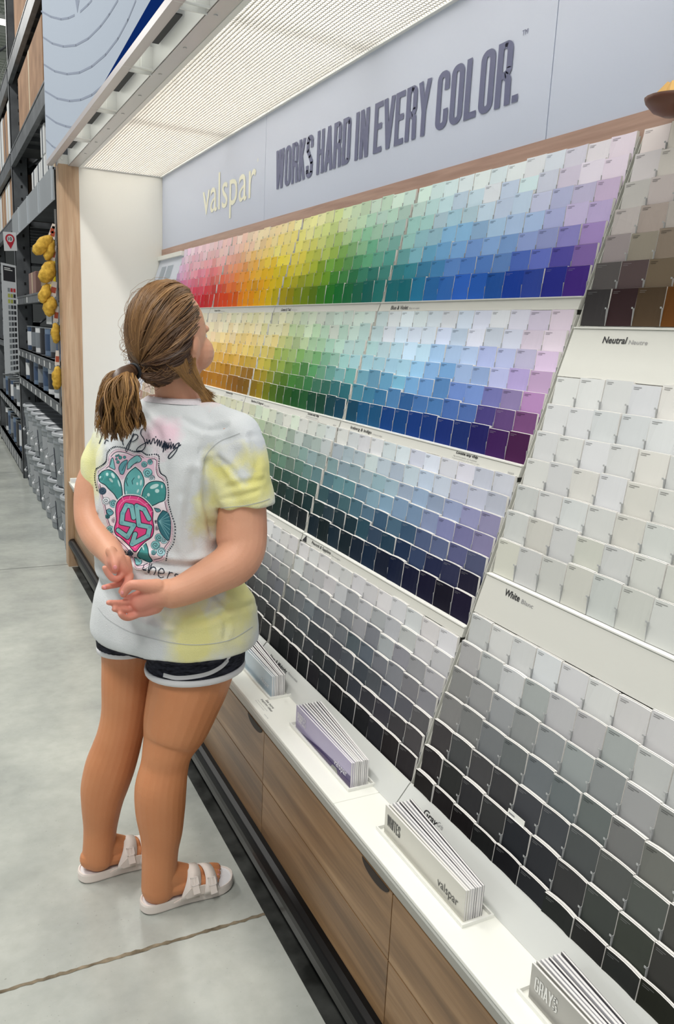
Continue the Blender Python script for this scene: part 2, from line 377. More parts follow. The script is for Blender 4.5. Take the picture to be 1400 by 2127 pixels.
t2 = empty('header_panel', (XW, (yA + yB) / 2, 1.853), 'blue grey header panel carrying the dark slogan in condensed capitals', 'sign', 'header panels over the racks'); seams(t2, yB, yA)
block_text('WORKS HARD IN EVERY COLOR.', (XW - 0.003, 3.054, 1.953), (0, -1, 0), (0, 0, 1), 1.462, 0.139, INKB, t2, 'lettering')
text_on('TM', (XW - 0.003, 1.597, 2.087), (0, -1, 0), (0, 0, 1), 0.020, 0.011, INKB, t2, 'trade_mark')
t3 = empty('header_panel', (XW, 0.6, 1.853), 'plain blue grey header panel at the right, above the neutral cards', 'sign', 'header panels over the racks'); seams(t3, YN, yB)
t = empty('wood_trim_strip', (XW, 2.2, 1.81), 'narrow pinkish wood strip running under the blue grey header', 'trim')
mb = MB(); mb.box(XW - 0.006, XW + 0.004, YN, YE, 1.795, 1.8525); mb.build('strip', PINKW, t)
mb = MB(); mb.box(XW - 0.03, XW - 0.006, 4.30, YE, 1.79, 1.812); mb.build('white_ledge', WHITE, t)
t = empty('carved_bowl', (XW - 0.03, 1.135, 1.80), 'small golden brown carved bowl mounted on the wood strip at the right edge', 'ornament')
mb = MB(); mb.lathe((XW - 0.05, 1.10, 1.815), [(0.012, 0.0), (0.03, 0.008), (0.043, 0.022), (0.046, 0.03)], 20); mb.build('bowl', mat('dark_brown', (96, 56, 40), rough=0.4), t, smooth=True)
for k in range(5):
    mb = MB(); a = k * 1.3; mb.tube([(XW - .05 + .02 * math.cos(a), 1.10 + .022 * math.sin(a), 1.842), (XW - .05 + .006 * math.cos(a), 1.10 + .006 * math.sin(a), 1.866)], [.014, .008], 6); mb.build('gold_lump', mat('gold_yellow', (214, 168, 84), rough=0.4), t)

# canopy with light boxes and a fine grid louver
t = empty('light_canopy', (0.98, 2.2, ZC), 'white lit canopy with fine grid louver above the whole colour wall', 'canopy')
segs = [(3.62, YE - 0.01), (2.32, 3.56), (1.10, 2.26), (YN, 1.04)]
for a, b in segs:
    mb = MB(); mb.quad((0.772, a, ZC + 0.035), (XW - 0.02, a, ZC + 0.035), (XW - 0.02, b, ZC + 0.035), (0.772, b, ZC + 0.035))
    mb.build('light_box', mat('canopy_light', (255, 255, 255), emit=(255, 253, 246), estr=CANOPY), t)
mb = MB()
k = 0
while 0.775 + k * 0.0125 < XW - 0.012:
    x = 0.775 + k * 0.0125; mb.box(x, x + 0.0030, YN, YE - 0.002, ZC, ZC + 0.004); k += 1
y = YN
while y < YE - 0.004:
    mb.box(0.772, XW - 0.012, y, y + 0.0029, ZC + 0.0005, ZC + 0.0036); y += 0.0125
g = mb.build('louver_grid', mat('louver_white', (186, 182, 176), rough=0.5), t); tag(g, kind='stuff')
mb = MB(); mb.box(0.754, 0.772, YN, YE, ZC - 0.006, ZC + 0.05); mb.box(XW - 0.014, XW - 0.002, YN, YE - .001, ZC - 0.004, ZC + 0.04); mb.box(0.754, XW + .03, YN, YE - .001, ZC + 0.06, ZC + 0.07); mb.box(.754, XW, YE - .006, YE - .001, ZC - .002, ZC + .06)
mb.build('canopy_frame', WHITEM, t)
mb = MB(); mb.box(0.700, 0.7535, YN, YE - 0.001, ZC - 0.004, ZC); mb.box(0.698, 0.702, YN, YE - .001, ZC - 0.004, ZC + 0.11)
for yy in np.arange(0.2, 4.7, 0.3): mb.tube([(0.725, yy, ZC - 0.0065), (0.725, yy, ZC - 0.003)], 0.006, 8)
mb.build('bolted_plate', mat('plate_grey', (200, 200, 200), rough=0.35, metal=0.2), t)
for yy in (0.5, 1.1, 1.7, 2.3, 2.92, 3.52, 4.12):
    mb = MB(); mb.box(0.627, 0.702, yy, yy + 0.004, ZC - 0.008, ZC + 0.10); mb.tube([(0.60, yy - 0.03, ZC), (0.70, yy - 0.03, ZC)], 0.0045, 8); mb.box(0.66, 0.70, yy - 0.028, yy - 0.024, ZC + .0, ZC + 0.07); mb.build('bracket', WHITEM, t)
for yy in (0.65, 1.25, 1.85, 2.45, 3.07, 3.67, 4.27):
    mb = MB(); mb.box(0.650, 0.692, yy + .06, yy + .34, ZC + 0.05, ZC + 0.054); mb.build('dark_baffle', mat('baffle_dark', (40, 40, 44), rough=.7), t)
mb = MB(); mb.box(0.6295, 0.634, YN, YE - .06, ZC + 0.012, ZC + 0.075); mb.build('slot_glow_strip', mat('slot_glow_white', (255, 255, 255), emit=(250, 252, 240), estr=1.5), t)  # added glowing strip that brightens the canopy slots, not a real LED
t = empty('aisle_sign_board', (0.601, 2.3, 2.25), 'large pale blue hanging board with wavy grey rings and a navy corner, above the canopy', 'sign')
mb = MB(); mb.box(0.598, 0.626, YN, YE + .07, ZC - 0.004, ZC + 0.02); mb.box(0.6255, 0.629, YN, YE, ZC - .004, ZC + 0.12); mb.build('bottom_rail', mat('rail_pinkgrey', (196, 190, 190), rough=0.4, metal=0.2), t)
mb = MB(); mb.box(0.599, 0.606, YN, 4.875, ZC + 0.02, 3.9); mb.build('board', mat('board_blue', (172, 182, 196), rough=0.9, spec=0.1), t)
mb = MB(); mb.poly([(0.5982, 3.27, 2.262), (0.5982, 2.48, 2.316), (0.5982, 0.2, 2.50), (0.5982, 0.2, 2.262)][::-1]); mb.build('navy_corner', mat('navy_print', (14, 40, 98), rough=0.95, spec=0.0), t)
rings = [[(20, 90), (100, 135), (180, 155), (240, 145), (290, 122)], [(335, 95), (400, 35), (430, 0)], [(35, 300), (110, 350), (200, 375), (300, 365), (400, 310), (500, 210), (570, 115), (640, 0)],
         [(42, 520), (130, 575), (230, 598), (330, 585), (430, 535), (540, 440), (640, 310), (720, 160), (785, 0)], [(50, 735), (150, 795), (250, 815), (340, 805), (430, 765), (520, 690), (590, 600)],
         [(56, 930), (140, 990), (220, 1020), (285, 1032)], [(60, 1130), (110, 1180), (150, 1205)]]
mb = MB()
for r in rings:
    pw = [on_x(80 + p[0] / 3.889, p[1] / 3.889, 0.598) for p in r]
    for g_ in stroke2d([(-q[1], q[2]) for q in pw], 0.0085): mb.poly([(0.5984, -a, b) for a, b in g_])
mb.poly([(0.5983, *on_x(80 + a / 3.889, b / 3.889, .598)[1:]) for a, b in [(296, 0), (312, 104), (330, 0)]][::-1], mi=0)
mb.build('printed_rings', mat('ring_ink', (146, 154, 170), rough=0.95, spec=0.0), t)

# base cabinets, each with two drawers
XC = 0.68
bounds = [1.056 + 0.635 * k for k in range(-2, 5)] + [YE - 0.001]
bounds = sorted(set(round(b, 4) for b in bounds if b < YE)); 
cabn = ['walnut cabinet nearest the camera, under the grey brochures', 'walnut cabinet under the white brochures', 'walnut cabinet under the purple brochures, beside the right sandal', 'walnut cabinet under the blue brochures, behind the calves', 'walnut cabinet mostly hidden behind the standing person', 'walnut cabinet left of the legs, second from the end panel', 'last walnut cabinet against the oak end panel']
for i in range(len(bounds) - 1):
    a, b = bounds[i], bounds[i + 1]
    if b < 0.3: continue
    t = empty('base_cabinet', (0.9, (a + b) / 2, 0), cabn[min(i - (0 if bounds[0] > -0.3 else 0), 6)], 'cabinet', 'walnut base cabinets')
    mb = MB(); mb.box(XC + 0.018, 1.20, a + .001, b - .001, 0.13, 0.50); mb.box(0.83, 1.2, a + .001, b - .001, 0.0, 0.13); mb.build('body', mat('cabinet_black', (22, 22, 22), rough=0.5), t)
    for nm, za, zb in (('upper_drawer', 0.3145, 0.452), ('lower_drawer', 0.172, 0.3115)):
        mb = MB(); mb.box(XC, XC + 0.018, a + 0.0014, b - 0.0014, za, zb); d = mb.build(nm, WAL, t)
        if nm == 'upper_drawer':
            mb = MB(); ya_ = a - 0.0 + 0.012; n = 14
            pts = [(XC - 0.0012, ya_ + 0.052 + 0.052 * math.cos(math.pi * q / n), 0.4525 - 0.020 * math.sin(math.pi * q / n)) for q in range(n + 1)]
            o = mb; o.poly(pts); o.poly([(p[0] + 0.0008, p[1], p[2]) for p in pts][::-1]); mb.build('finger_pull', mat('pull_dark', (40, 30, 24), rough=0.6), d)
t = empty('bumper_rail', (0.675, 2.2, 0.13), 'glossy black rounded bumper rail along the foot of the cabinets', 'rail')
prof = [(XC + 0.018, 0.118), (0.668, 0.118), (0.655, 0.124), (0.648, 0.136), (0.648, 0.152), (0.655, 0.166), (0.668, 0.1715), (XC + 0.018, 0.1715)]
mb = MB(); mb.prism(prof, YN, YE - 0.004); mb.build('rail', BLACKG, t, bevel=0.002)
mb = MB(); mb.box(XC + 0.0, XC + 0.004, YN, YE - .003, 0.05, 0.118); mb.box(0.80, 0.81, YN, YE - .003, 0.002, 0.118); mb.build('kick_board', mat('kick_black', (12, 12, 12), rough=0.3), empty('kick_board', (0.8, 2.2, 0), 'black recessed kick board behind the bumper rail', 'kick board'))

# worktop
t = empty('counter_top', (0.72, 2.2, 0.51), 'long narrow white counter running along the foot of the colour racks', 'counter')
for j, (a, b) in enumerate([(YN, 1.2615), (1.2625, YE - 0.002)]):
    mb = MB(); mb.box(0.659, 0.80, a, b, 0.508, 0.516); mb.build('white_slab', mat('counter_white', (238, 238, 230), rough=0.22), t, bevel=0.0015)
mb = MB(); mb.prism([(0.6615, 0.508), (0.6615, 0.498), (0.6815, 0.4535), (0.70, 0.4535), (0.70, 0.508)], YN, YE - 0.003); mb.build('sloped_apron', mat('apron_grey', (206, 206, 200), rough=0.4), t)
def counter_text(s, x, y, w, h, m=INK, bold=0.02):
    text_on(s, (x, y, 0.5161), (0.0, -1, 0), (1, 0, 0), w, h, m, t, 'lettering', bold=bold, depth=0.0)
counter_text('See more', 0.697, 1.735, 0.050, 0.008); counter_text('inspiring ideas', 0.686, 1.743, 0.072, 0.009)
counter_text('Découvrez plus d\'idées inspirantes', 0.679, 1.743, 0.066, 0.0035, INKG, 0.0); counter_text('Descubre más ideas inspiradoras', 0.673, 1.743, 0.06, 0.0035, INKG, 0.0)
counter_text('SCAN ME', 0.667, 1.665, 0.025, 0.003, INKG, 0.0)
# small tag holder on the counter by the end panel
t = empty('tag_holder', (0.67, 4.70, 0.516), 'tiny white tag holder standing on the counter beside the end panel', 'holder')
mb = MB(); mb.box(0.66, 0.715, 4.735, 4.745, 0.5165, 0.545); mb.build('plate', WHITE, t); mb = MB(); mb.box(0.664, 0.711, 4.7335, 4.735, 0.521, 0.541); mb.build('paper_tag', mat('paper_grey', (205, 205, 205), rough=.6), t)

# ================================================================ CHIP RACKS
SLOPE = 0.324
def px_(z): return 0.806 + SLOPE * (z - 0.568)
TILT = 0.12
SECT = {'D': (1.205, 1.985), 'C': (1.99, 2.758), 'B': (2.763, 3.525), 'A': (3.53, 4.30)}
LEFTB = [('Blue', 1.815, 1.527), ('Ice', 1.485, 1.205), ('Pea', 1.165, 0.889), ('Mid', 0.850, 0.567)]
LBN = {'Blue': ['first rack of the upper tier', 'Orange & Yellow rack', 'Green & Teal rack', 'Blue & Violet rack'],
       'Ice': ['first rack of the second tier', 'Straw & Gold rack', 'Bamboo & Seagrass rack', 'Iceberg & Indigo rack'],
       'Pea': ['first rack of the third tier', 'second rack of the third tier', 'sage rack of the third tier', 'Peacock & Sapphire rack'],
       'Mid': ['first rack of the lowest tier', 'second rack of the lowest tier', 'third rack of the lowest tier', 'Navy & Midnight rack']}
RIGHTB = [('Neutral rack', 1.815, 1.472), ('White rack', 1.360, 1.000), ('Gray rack', 0.905, 0.540)]
RSEC = (0.43, 1.197)
racks = []   # (key, label, yhi, ylo, ztop, zbot, u0)
for key, zt, zb in LEFTB:
    for i, s in enumerate('ABCD'): racks.append((key, LBN[key][i], SECT[s][1], SECT[s][0], zt, zb, float(i)))
for i, (nm, zt, zb) in enumerate(RIGHTB): racks.append((['Neu', 'Whi', 'Gra'][i], nm, RSEC[1], RSEC[0], zt, zb, 0.0))
# colour keys: (u, top, middle, bottom) in sRGB
PAL = {
 'Blue': [(0.0, (232, 214, 232), (212, 160, 212), (200, 110, 180)), (0.35, (240, 208, 218), (236, 150, 178), (214, 60, 100)), (0.75, (242, 208, 212), (238, 130, 142), (214, 30, 50)),
          (1.05, (244, 212, 206), (242, 140, 120), (214, 60, 40)), (1.3, (244, 214, 190), (246, 160, 100), (240, 96, 14)), (1.55, (246, 222, 180), (248, 188, 70), (244, 150, 10)), (1.8, (244, 228, 172), (246, 208, 50), (232, 178, 6)),
          (2.0, (240, 232, 170), (232, 214, 60), (206, 190, 14)), (2.15, (236, 234, 176), (214, 208, 80), (150, 146, 10)), (2.35, (222, 230, 170), (176, 198, 70), (112, 138, 10)), (2.55, (206, 226, 190), (130, 178, 90), (26, 124, 36)),
          (2.75, (200, 228, 208), (110, 176, 138), (20, 104, 78)), (2.95, (210, 232, 222), (120, 184, 174), (26, 116, 118)), (3.1, (214, 236, 232), (140, 200, 206), (14, 112, 134)), (3.25, (218, 236, 244), (130, 186, 222), (50, 130, 184)),
          (3.45, (228, 240, 248), (150, 190, 236), (60, 110, 206)), (3.65, (234, 242, 248), (168, 194, 238), (24, 86, 174)), (3.8, (228, 226, 240), (176, 184, 236), (40, 66, 172)), (3.95, (240, 230, 242), (190, 170, 224), (76, 42, 132))],
 'Ice': [(0.0, (226, 210, 204), (200, 150, 140), (140, 60, 50)), (1.0, (228, 220, 198), (214, 182, 126), (160, 100, 30)), (1.5, (224, 218, 192), (208, 172, 90), (168, 118, 24)), (1.95, (216, 212, 180), (202, 172, 80), (120, 84, 14)),
         (2.1, (208, 208, 178), (190, 176, 90), (150, 130, 10)), (2.3, (200, 206, 184), (134, 160, 74), (66, 98, 20)), (2.55, (196, 208, 194), (104, 156, 92), (20, 82, 36)), (2.8, (198, 212, 206), (126, 170, 160), (8, 66, 60)),
         (3.05, (204, 216, 218), (140, 186, 198), (8, 78, 110)), (3.25, (212, 222, 228), (150, 196, 220), (10, 72, 128)), (3.5, (212, 222, 232), (120, 168, 214), (18, 66, 130)), (3.75, (214, 218, 228), (148, 168, 216), (34, 40, 110)), (3.95, (226, 212, 226), (176, 146, 188), (78, 30, 80))],
 'Pea': [(0.0, (210, 200, 190), (170, 140, 120), (90, 50, 36)), (2.0, (204, 206, 184), (148, 158, 120), (48, 64, 40)), (2.4, (198, 206, 190), (122, 146, 116), (32, 56, 40)), (2.8, (200, 206, 202), (108, 136, 130), (18, 42, 42)),
         (3.1, (204, 210, 210), (112, 146, 156), (12, 38, 46)), (3.4, (204, 212, 218), (130, 160, 178), (12, 44, 64)), (3.7, (206, 212, 222), (136, 156, 186), (20, 36, 74)), (3.95, (206, 206, 218), (136, 132, 168), (26, 22, 46))],
 'Mid': [(0.0, (206, 200, 194), (140, 130, 120), (54, 44, 40)), (2.2, (206, 206, 204), (140, 140, 138), (52, 52, 50)), (2.8, (206, 206, 208), (128, 132, 136), (44, 46, 46)), (3.2, (208, 208, 210), (124, 134, 144), (44, 50, 54)),
         (3.6, (206, 208, 214), (112, 126, 142), (42, 46, 56)), (3.95, (210, 210, 212), (150, 150, 158), (56, 50, 56))],
 'Neu': [(0.0, (234, 230, 226), (196, 196, 198), (52, 50, 54)), (0.12, (232, 226, 216), (182, 172, 168), (46, 32, 30)), (0.22, (232, 226, 212), (186, 176, 160), (70, 56, 40)), (0.32, (234, 226, 206), (200, 184, 150), (124, 78, 26)), (1, (236, 226, 200), (206, 176, 130), (120, 70, 30))],
 'Whi': [(0.0, (212, 214, 212), (214, 215, 212), (212, 212, 208)), (0.3, (218, 220, 220), (220, 221, 220), (214, 216, 212)), (0.6, (226, 222, 216), (222, 222, 214), (216, 218, 212)), (1, (230, 224, 214), (226, 222, 212), (218, 216, 206))],
 'Gra': [(0.0, (206, 208, 206), (134, 134, 130), (44, 38, 38)), (0.2, (206, 208, 210), (130, 134, 138), (38, 36, 38)), (0.4, (208, 210, 212), (128, 140, 146), (42, 44, 50)), (0.6, (208, 208, 206), (134, 138, 132), (62, 64, 60)), (1, (206, 206, 198), (136, 138, 124), (64, 64, 54))],
}
def palette(key, u, t, r):
    P = PAL[key]; u = u + r.uniform(-0.03, 0.03) * (1 if key in ('Blue', 'Ice', 'Pea', 'Mid') else 1)
    i = 0
    while i < len(P) - 2 and P[i + 1][0] < u: i += 1
    a, b = P[i], P[i + 1]; k = min(1, max(0, (u - a[0]) / (b[0] - a[0])))
    c3 = [tuple(a[j][q] * (1 - k) + b[j][q] * k for q in range(3)) for j in (1, 2, 3)]
    t = min(1, max(0, t ** {'Blue': 1.35, 'Ice': 1.3, 'Neu': 1.1}.get(key, 1.0) + r.uniform(-0.07, 0.07)))
    if t < 0.5: k = t / 0.5; c = tuple(c3[0][q] * (1 - k) + c3[1][q] * k for q in range(3))
    else: k = (t - 0.5) / 0.5; c = tuple(c3[1][q] * (1 - k) + c3[2][q] * k for q in range(3))
    gm = {'Blue': 1.05, 'Ice': 1.15, 'Pea': 1.3, 'Mid': 1.3, 'Neu': 1.05, 'Whi': 1.25, 'Gra': 1.3}[key]; gm = 1 + (gm - 1) * min(1, t * 1.4); c = tuple(255 * (v / 255) ** gm for v in c)
    if key in ('Gra', 'Mid'): g_ = sum(c) / 3; c = tuple(g_ + (v - g_) * (0.45 if t < .5 else .6) for v in c)
    j = r.uniform(0.95, 1.05); d = [r.uniform(-4, 4) * (0.45 if key in ('Gra', 'Mid') else 1) for _ in range(3)]
    if key == 'Whi': j = r.choice([0.94, 0.955, 0.97, 0.98]); d = r.choice([(0, 0, 0), (1, 1, 4), (1, 1, -5), (-2, 0, 2), (2, 0, -3), (0, 0, 0)])
    return tuple(max(4, min(246, v * j + dd)) for v, dd in zip(c, d))
def cname(c):
    r_, g_, b_ = c; mx, mn = max(c), min(c); v = mx; s = (mx - mn) / max(mx, 1)
    if s < 0.085: return 'near white' if v > 215 else 'pale grey' if v > 180 else 'mid grey' if v > 120 else 'dark grey' if v > 70 else 'charcoal'
    import colorsys
    h = colorsys.rgb_to_hsv(r_ / 255, g_ / 255, b_ / 255)[0] * 360
    n = 'red' if h < 12 or h > 345 else 'orange' if h < 36 else 'yellow' if h < 62 else 'green' if h < 150 else 'teal' if h < 192 else 'blue' if h < 240 else 'violet' if h < 290 else 'pink'
    if h < 50 and v < 150: n = 'brown'
    elif 12 <= h < 60 and s < 0.3: n = 'beige'
    q = 'pale ' if (s < 0.3 and v > 150) else 'dark ' if v < 110 else 'greyish ' if s < 0.3 else ''
    if n == 'pink' and h > 320 and v < 100: n = 'plum'
    return (q + n).strip()
ORD = ['top', 'second', 'third', 'fourth', 'fifth', 'sixth', 'bottom']
ORDC = ['first', 'second', 'third', 'fourth', 'fifth', 'sixth', 'seventh', 'eighth', 'ninth', 'tenth', 'eleventh', 'twelfth']
PAPER = L(232, 230, 226)
CLEAR = mat('clear_clip', (176, 178, 178), rough=0.25, spec=0.5)
def card_stack(mb, y, w, x0, z0, p, c, r, thick, vis):
    """a bowed stack of cards: front face coloured, paper-white edges. returns nothing, fills mb"""
    n = 5; h0 = z0 - 0.013; dz = r.choice([0, 0, 0, 0.0006, 0.0015, 0.003, -0.001]); h1 = z0 + p + 0.0035 + dz
    if r.random() < 0.012: h1 += 0.006
    bow = r.uniform(0.0006, 0.0026) * (1.5 if thick > 0.008 else 1.0); yaw = r.uniform(-0.012, 0.012); cl = L(c); lean = r.uniform(-0.02, 0.03)
    def fx(s, z, d=0): return x0 + (z - z0) * (TILT + lean) - bow * (2 * s - 1) ** 2 * (0.35 + 0.65 * (z - h0) / (h1 - h0)) + yaw * w * (s - .5) + d
    ys = [y + w / 2 - w * s / (n - 1) for s in range(n)]
    F = []
    for k in range(n): s = k / (n - 1); F.append([(fx(s, z), ys[k], z) for z in (h0, h1)])
    B = []
    for k in range(n): s = k / (n - 1); B.append([(fx(s, z, thick) , ys[k], z) for z in (h0, h1)])
    for k in range(n - 1):
        mb.quad(F[k][0], F[k + 1][0], F[k + 1][1], F[k][1], cl)
        m = 3; 
        for q in range(m):
            a, b = q / m, (q + 1) / m
            def mixp(i, t_): return tuple(F[i][1][j] * (1 - t_) + B[i][1][j] * t_ + (0.0006 * ((q % 2)) if j == 2 else 0) for j in range(3))
            g = 1.0 - 0.10 * (q % 2)
            mb.quad(mixp(k, a), mixp(k + 1, a), mixp(k + 1, b), mixp(k, b), tuple(v * g for v in PAPER))
        mb.quad(B[k + 1][0], B[k][0], B[k][1], B[k + 1][1], PAPER)
    for k, fl in ((0, False), (n - 1, True)):
        q = [F[k][0], F[k][1], B[k][1], B[k][0]]
        if fl: q = q[::-1]
        mb.quad(*q, PAPER)
    if vis:   # small printed name at the upper left
        lum = sum(c) / 3; ink = tuple(v * 0.45 for v in cl) if lum > 95 else tuple(v * 1.0 + 0.10 for v in cl)
        for (sa, sb, zo) in ((0.06, 0.06 + r.uniform(.22, .36), 0.0042), (0.06, 0.24, 0.0070)):
            za, zb = h1 - zo - 0.0011, h1 - zo
            mb.quad((fx(sa, za) - .0003, y + w / 2 - w * sa, za), (fx(sb, za) - .0003, y + w / 2 - w * sb, za), (fx(sb, zb) - .0003, y + w / 2 - w * sb, zb), (fx(sa, zb) - .0003, y + w / 2 - w * sa, zb), ink)
cands = []
BANKTXT = {}
for (key, label, yhi, ylo, zt, zb, u0) in racks:
    p = (zt - zb) / 7; ncol = 12; pw = (yhi - ylo - 0.008) / ncol
    t = empty('card_rack', (px_(zb), (yhi + ylo) / 2, zb), 'white stepped ' + label + ' filled with paint cards', 'rack', 'white stepped card racks')
    rk = MB(); zc = zb; thick = 0.0062 if pw < 0.0638 and key not in ('Neu', 'Whi', 'Gra') else 0.0082
    if key in ('Neu', 'Whi', 'Gra'): thick = 0.0085
    prof = []
    for r_ in range(7):
        z0 = zb + r_ * p; x0 = px_(z0)
        rk.box(x0 - 0.0005, x0 + thick + 0.0045 + (SLOPE * p if r_ < 0 else 0), ylo + .001, yhi - .001, z0 - 0.0155, z0 - 0.0140)            # ledge
        xb = x0 + thick + 0.0022
        rk.quad((xb, ylo + .001, z0 - 0.0155), (xb, yhi - .001, z0 - 0.0155), (xb + TILT * (p + .002), yhi - .001, z0 + p - 0.0135), (xb + TILT * (p + .002), ylo + .001, z0 + p - 0.0135))
    rk.build('stepped_tray', WHITE, t)
    # sides
    for yy in (ylo, yhi - 0.0014):
        sd = MB(); pr = [(px_(zb - .012) - 0.004, zb - 0.016), (px_(zt) - 0.006, zt - 0.006), (px_(zt) + 0.012, zt - 0.006), (px_(zb) + 0.02, zb - 0.016)]
        sd.prism(pr, yy, yy + 0.0014); sd.build('side_plate', STRIPM, t)
    cl = MB()
    for r_ in range(7):
        z0 = zb + r_ * p; x0 = px_(z0)
        for c_ in range(1, ncol + 1):
            yy = yhi - 0.004 - c_ * pw
            if r_ == 0 and key in ('Gra', 'Mid'): continue
            cl.box(x0 - (0.0028 if key in ('Gra', 'Whi', 'Neu') else 0.0012), x0 + 0.003, yy - 0.0003, yy + 0.0003, z0 - 0.012, z0 + p * 0.36)
            if key in ('Gra', 'Whi', 'Neu'): cl.box(x0 - 0.0038, x0 - 0.0032, yy - 0.0004, yy + 0.003, z0 + p * .34, z0 + p * 0.40)
    o = cl.build('divider_clips', CLEAR, t); tag(o, kind='stuff')
    for r_ in range(7):
        row = 6 - r_; z0 = zb + r_ * p; x0 = px_(z0)
        for c_ in range(ncol):
            rr = random.Random(hash((key, round(u0), row, c_)) & 0xffff if False else (len(cands) * 7919 + 13) % 1000003)
            u = u0 + (c_ + 0.5) / ncol
            col = palette(key, u, row / 6, rr)
            yc = yhi - 0.004 - (c_ + 0.5) * pw
            q = proj((x0, yc, z0 + p / 2)); A_ = (FPX / q[2]) ** 2 * p * pw
            inside = 0 < q[0] < 1400 and 0 < q[1] < 2127
            hid = (q[0] < 448 and 585 < q[1] < 860) or (q[0] < 555 and 850 < q[1] < 1180) or (q[0] < 528 and 1180 <= q[1] < 1430)
            cands.append(dict(A=A_ if inside and not hid else -1, key=key, label=label, row=row, col=c_, c=col, y=yc, w=pw - (0.0018 if rr.random() < 0.75 else 0.0006), x=x0 + 0.0002, z=z0, p=p, th=thick * rr.uniform(.55, 1.0), rr=rr, ins=inside, u0=u0))
order = sorted(range(len(cands)), key=lambda i: -cands[i]['A'])
big = set(order[:300])
rest = MB()
for i, d in enumerate(cands):
    if i in big:
        mb = MB(); card_stack(mb, d['y'], d['w'], d['x'], d['z'], d['p'], d['c'], d['rr'], d['th'], True)
        o = mb.build('paint_card_stack', CARD, None)
        # origin at the base of the stack
        off = Vector((d['x'], d['y'], d['z'] - 0.013)); o.data.transform(Matrix.Translation(-off)); o.location = off
        side = ('seventh' if False else ORDC[d['col']]) + ' from left end' if d['key'] in ('Neu', 'Whi', 'Gra') else ORDC[11 - d['col']] + ' from right end'
        tag(o, '%s card stack, %s, %s row, %s' % (cname(d['c']), d['label'], ORD[d['row']], side), 'paint cards', 'paint card stacks on the colour wall')
    else:
        q = proj((d['x'], d['y'], d['z'])); 
        card_stack(rest, d['y'], d['w'], d['x'], d['z'], d['p'], d['c'], d['rr'], d['th'], q[2] < 3.3 and d['A'] > 0)
tag(rest.build('paint_card_stack', CARD, None), 'all the smaller paint cards filling the racks toward the far end of the wall', 'paint cards', kind='stuff')

# label strips between the tiers, one per rack, and their lettering
UPV = Vector((SLOPE, 0, 1)).normalized(); RT = Vector((0, -1, 0))
def strip(za, zb, ylo, yhi, label, texts):
    t = empty('label_strip', (px_(za), (ylo + yhi) / 2, za), label, 'label strip', 'white label strips between the racks')
    mb = MB(); mb.prism([(px_(za) - 0.006, za), (px_(zb) - 0.006, zb), (px_(zb) + 0.004, zb), (px_(za) + 0.004, za)][::-1], ylo, yhi); mb.build('strip', STRIPM, t)
    mb = MB(); mb.prism([(px_(zb) - 0.008, zb), (px_(zb) - 0.008, zb + 0.0025), (px_(zb) + 0.004, zb + 0.0025), (px_(zb) + 0.004, zb)][::-1], ylo, yhi); mb.build('top_lip', WHITE, t)
    for (s, y, z, w, h, m, bo) in texts:
        text_on(s, (px_(z) - 0.0062, y, z), RT, UPV, w, h, m, t, 'lettering', bold=bo, depth=0.0006)
    return t
for (za, zb, names, tier) in ((1.4995, 1.5125, None, 0),): pass
tiers = [(1.4885, 1.5115, ['Red & Pink', 'Orange & Yellow', 'Green & Teal', 'Blue & Violet'], ['Rouge et rose', 'Orange et jaune', 'Vert et turquoise', 'Bleu et violet'], 'upper'),
         (1.1685, 1.1895, ['Rose & Clay', 'Straw & Gold', 'Bamboo & Seagrass', 'Iceberg & Indigo'], ['Rose et argile', 'Paille et or', 'Bambou et herbier', 'Iceberg et indigo'], 'second'),
         (0.8545, 0.8735, ['Cocoa & Plum', 'Moss & Sage', 'Sage & Slate', 'Peacock & Sapphire'], ['Cacao et prune', 'Mousse et sauge', 'Sauge et ardoise', 'Paon et saphir'], 'third')]
for za, zb, en, fr, nm in tiers:
    for i, s in enumerate('ABCD'):
        ylo, yhi = SECT[s]; h = 0.0105; L_ = 0.085 if i < 3 else 0.088
        if en[i] in ('Iceberg & Indigo', 'Peacock & Sapphire', 'Bamboo & Seagrass'): L_ = 0.118
        tx = []
        vis = not (s == 'A' or (s == 'B' and nm != 'upper') or (s == 'C' and nm == 'third'))
        if vis: tx = [(en[i], yhi - 0.065, za + 0.0045, L_, h, INK, 0.012), (fr[i], yhi - 0.072 - L_, za + 0.005, 0.05, 0.005, INKG, 0)]
        if nm == 'second' and s in 'BCD':
            y0 = ylo + 0.218
            tx += [('Locate any chip', y0, za + 0.0125, 0.078, 0.0075, INK, 0.03), ('by color name or number', y0 + 0.006, za + 0.0065, 0.085, 0.0042, INKG, 0), ('Trouvez les échantillons par nom de couleur ou numéro', y0 + 0.01, za + 0.0025, 0.1, 0.0028, INKG, 0), ('2025', ylo + 0.035, za + 0.0025, 0.02, 0.0035, INKG, 0)]
        elif nm == 'second': pass
        lab = 'white strip lettered ' + en[i] + ' under its rack' if vis else 'plain stretch of white strip under the ' + LBN[{'upper': 'Blue', 'second': 'Ice', 'third': 'Pea'}[nm]][i]
        t = strip(za, zb, ylo + .0005, yhi - .0005, lab, tx)
        if nm == 'third' and s == 'D':
            mb = MB(); z = za + 0.002; y = 1.978
            mb.poly([(px_(z) - 0.0072, y, z), (px_(z) - 0.0072, y - 0.028, z), (px_(z + .017) - 0.0072, y - 0.016, z + 0.017)]); mb.build('black_triangle', INK, t)
def panel(za, zb, label, word, sub, wy, wz, wl, wh):
    return strip(za, zb, RSEC[0], RSEC[1], label, [(word, wy, wz, wl, wh, INK, 0.02), (sub, wy - wl - 0.006, wz, wl * 0.75, wh * 0.6, INKG, 0)])
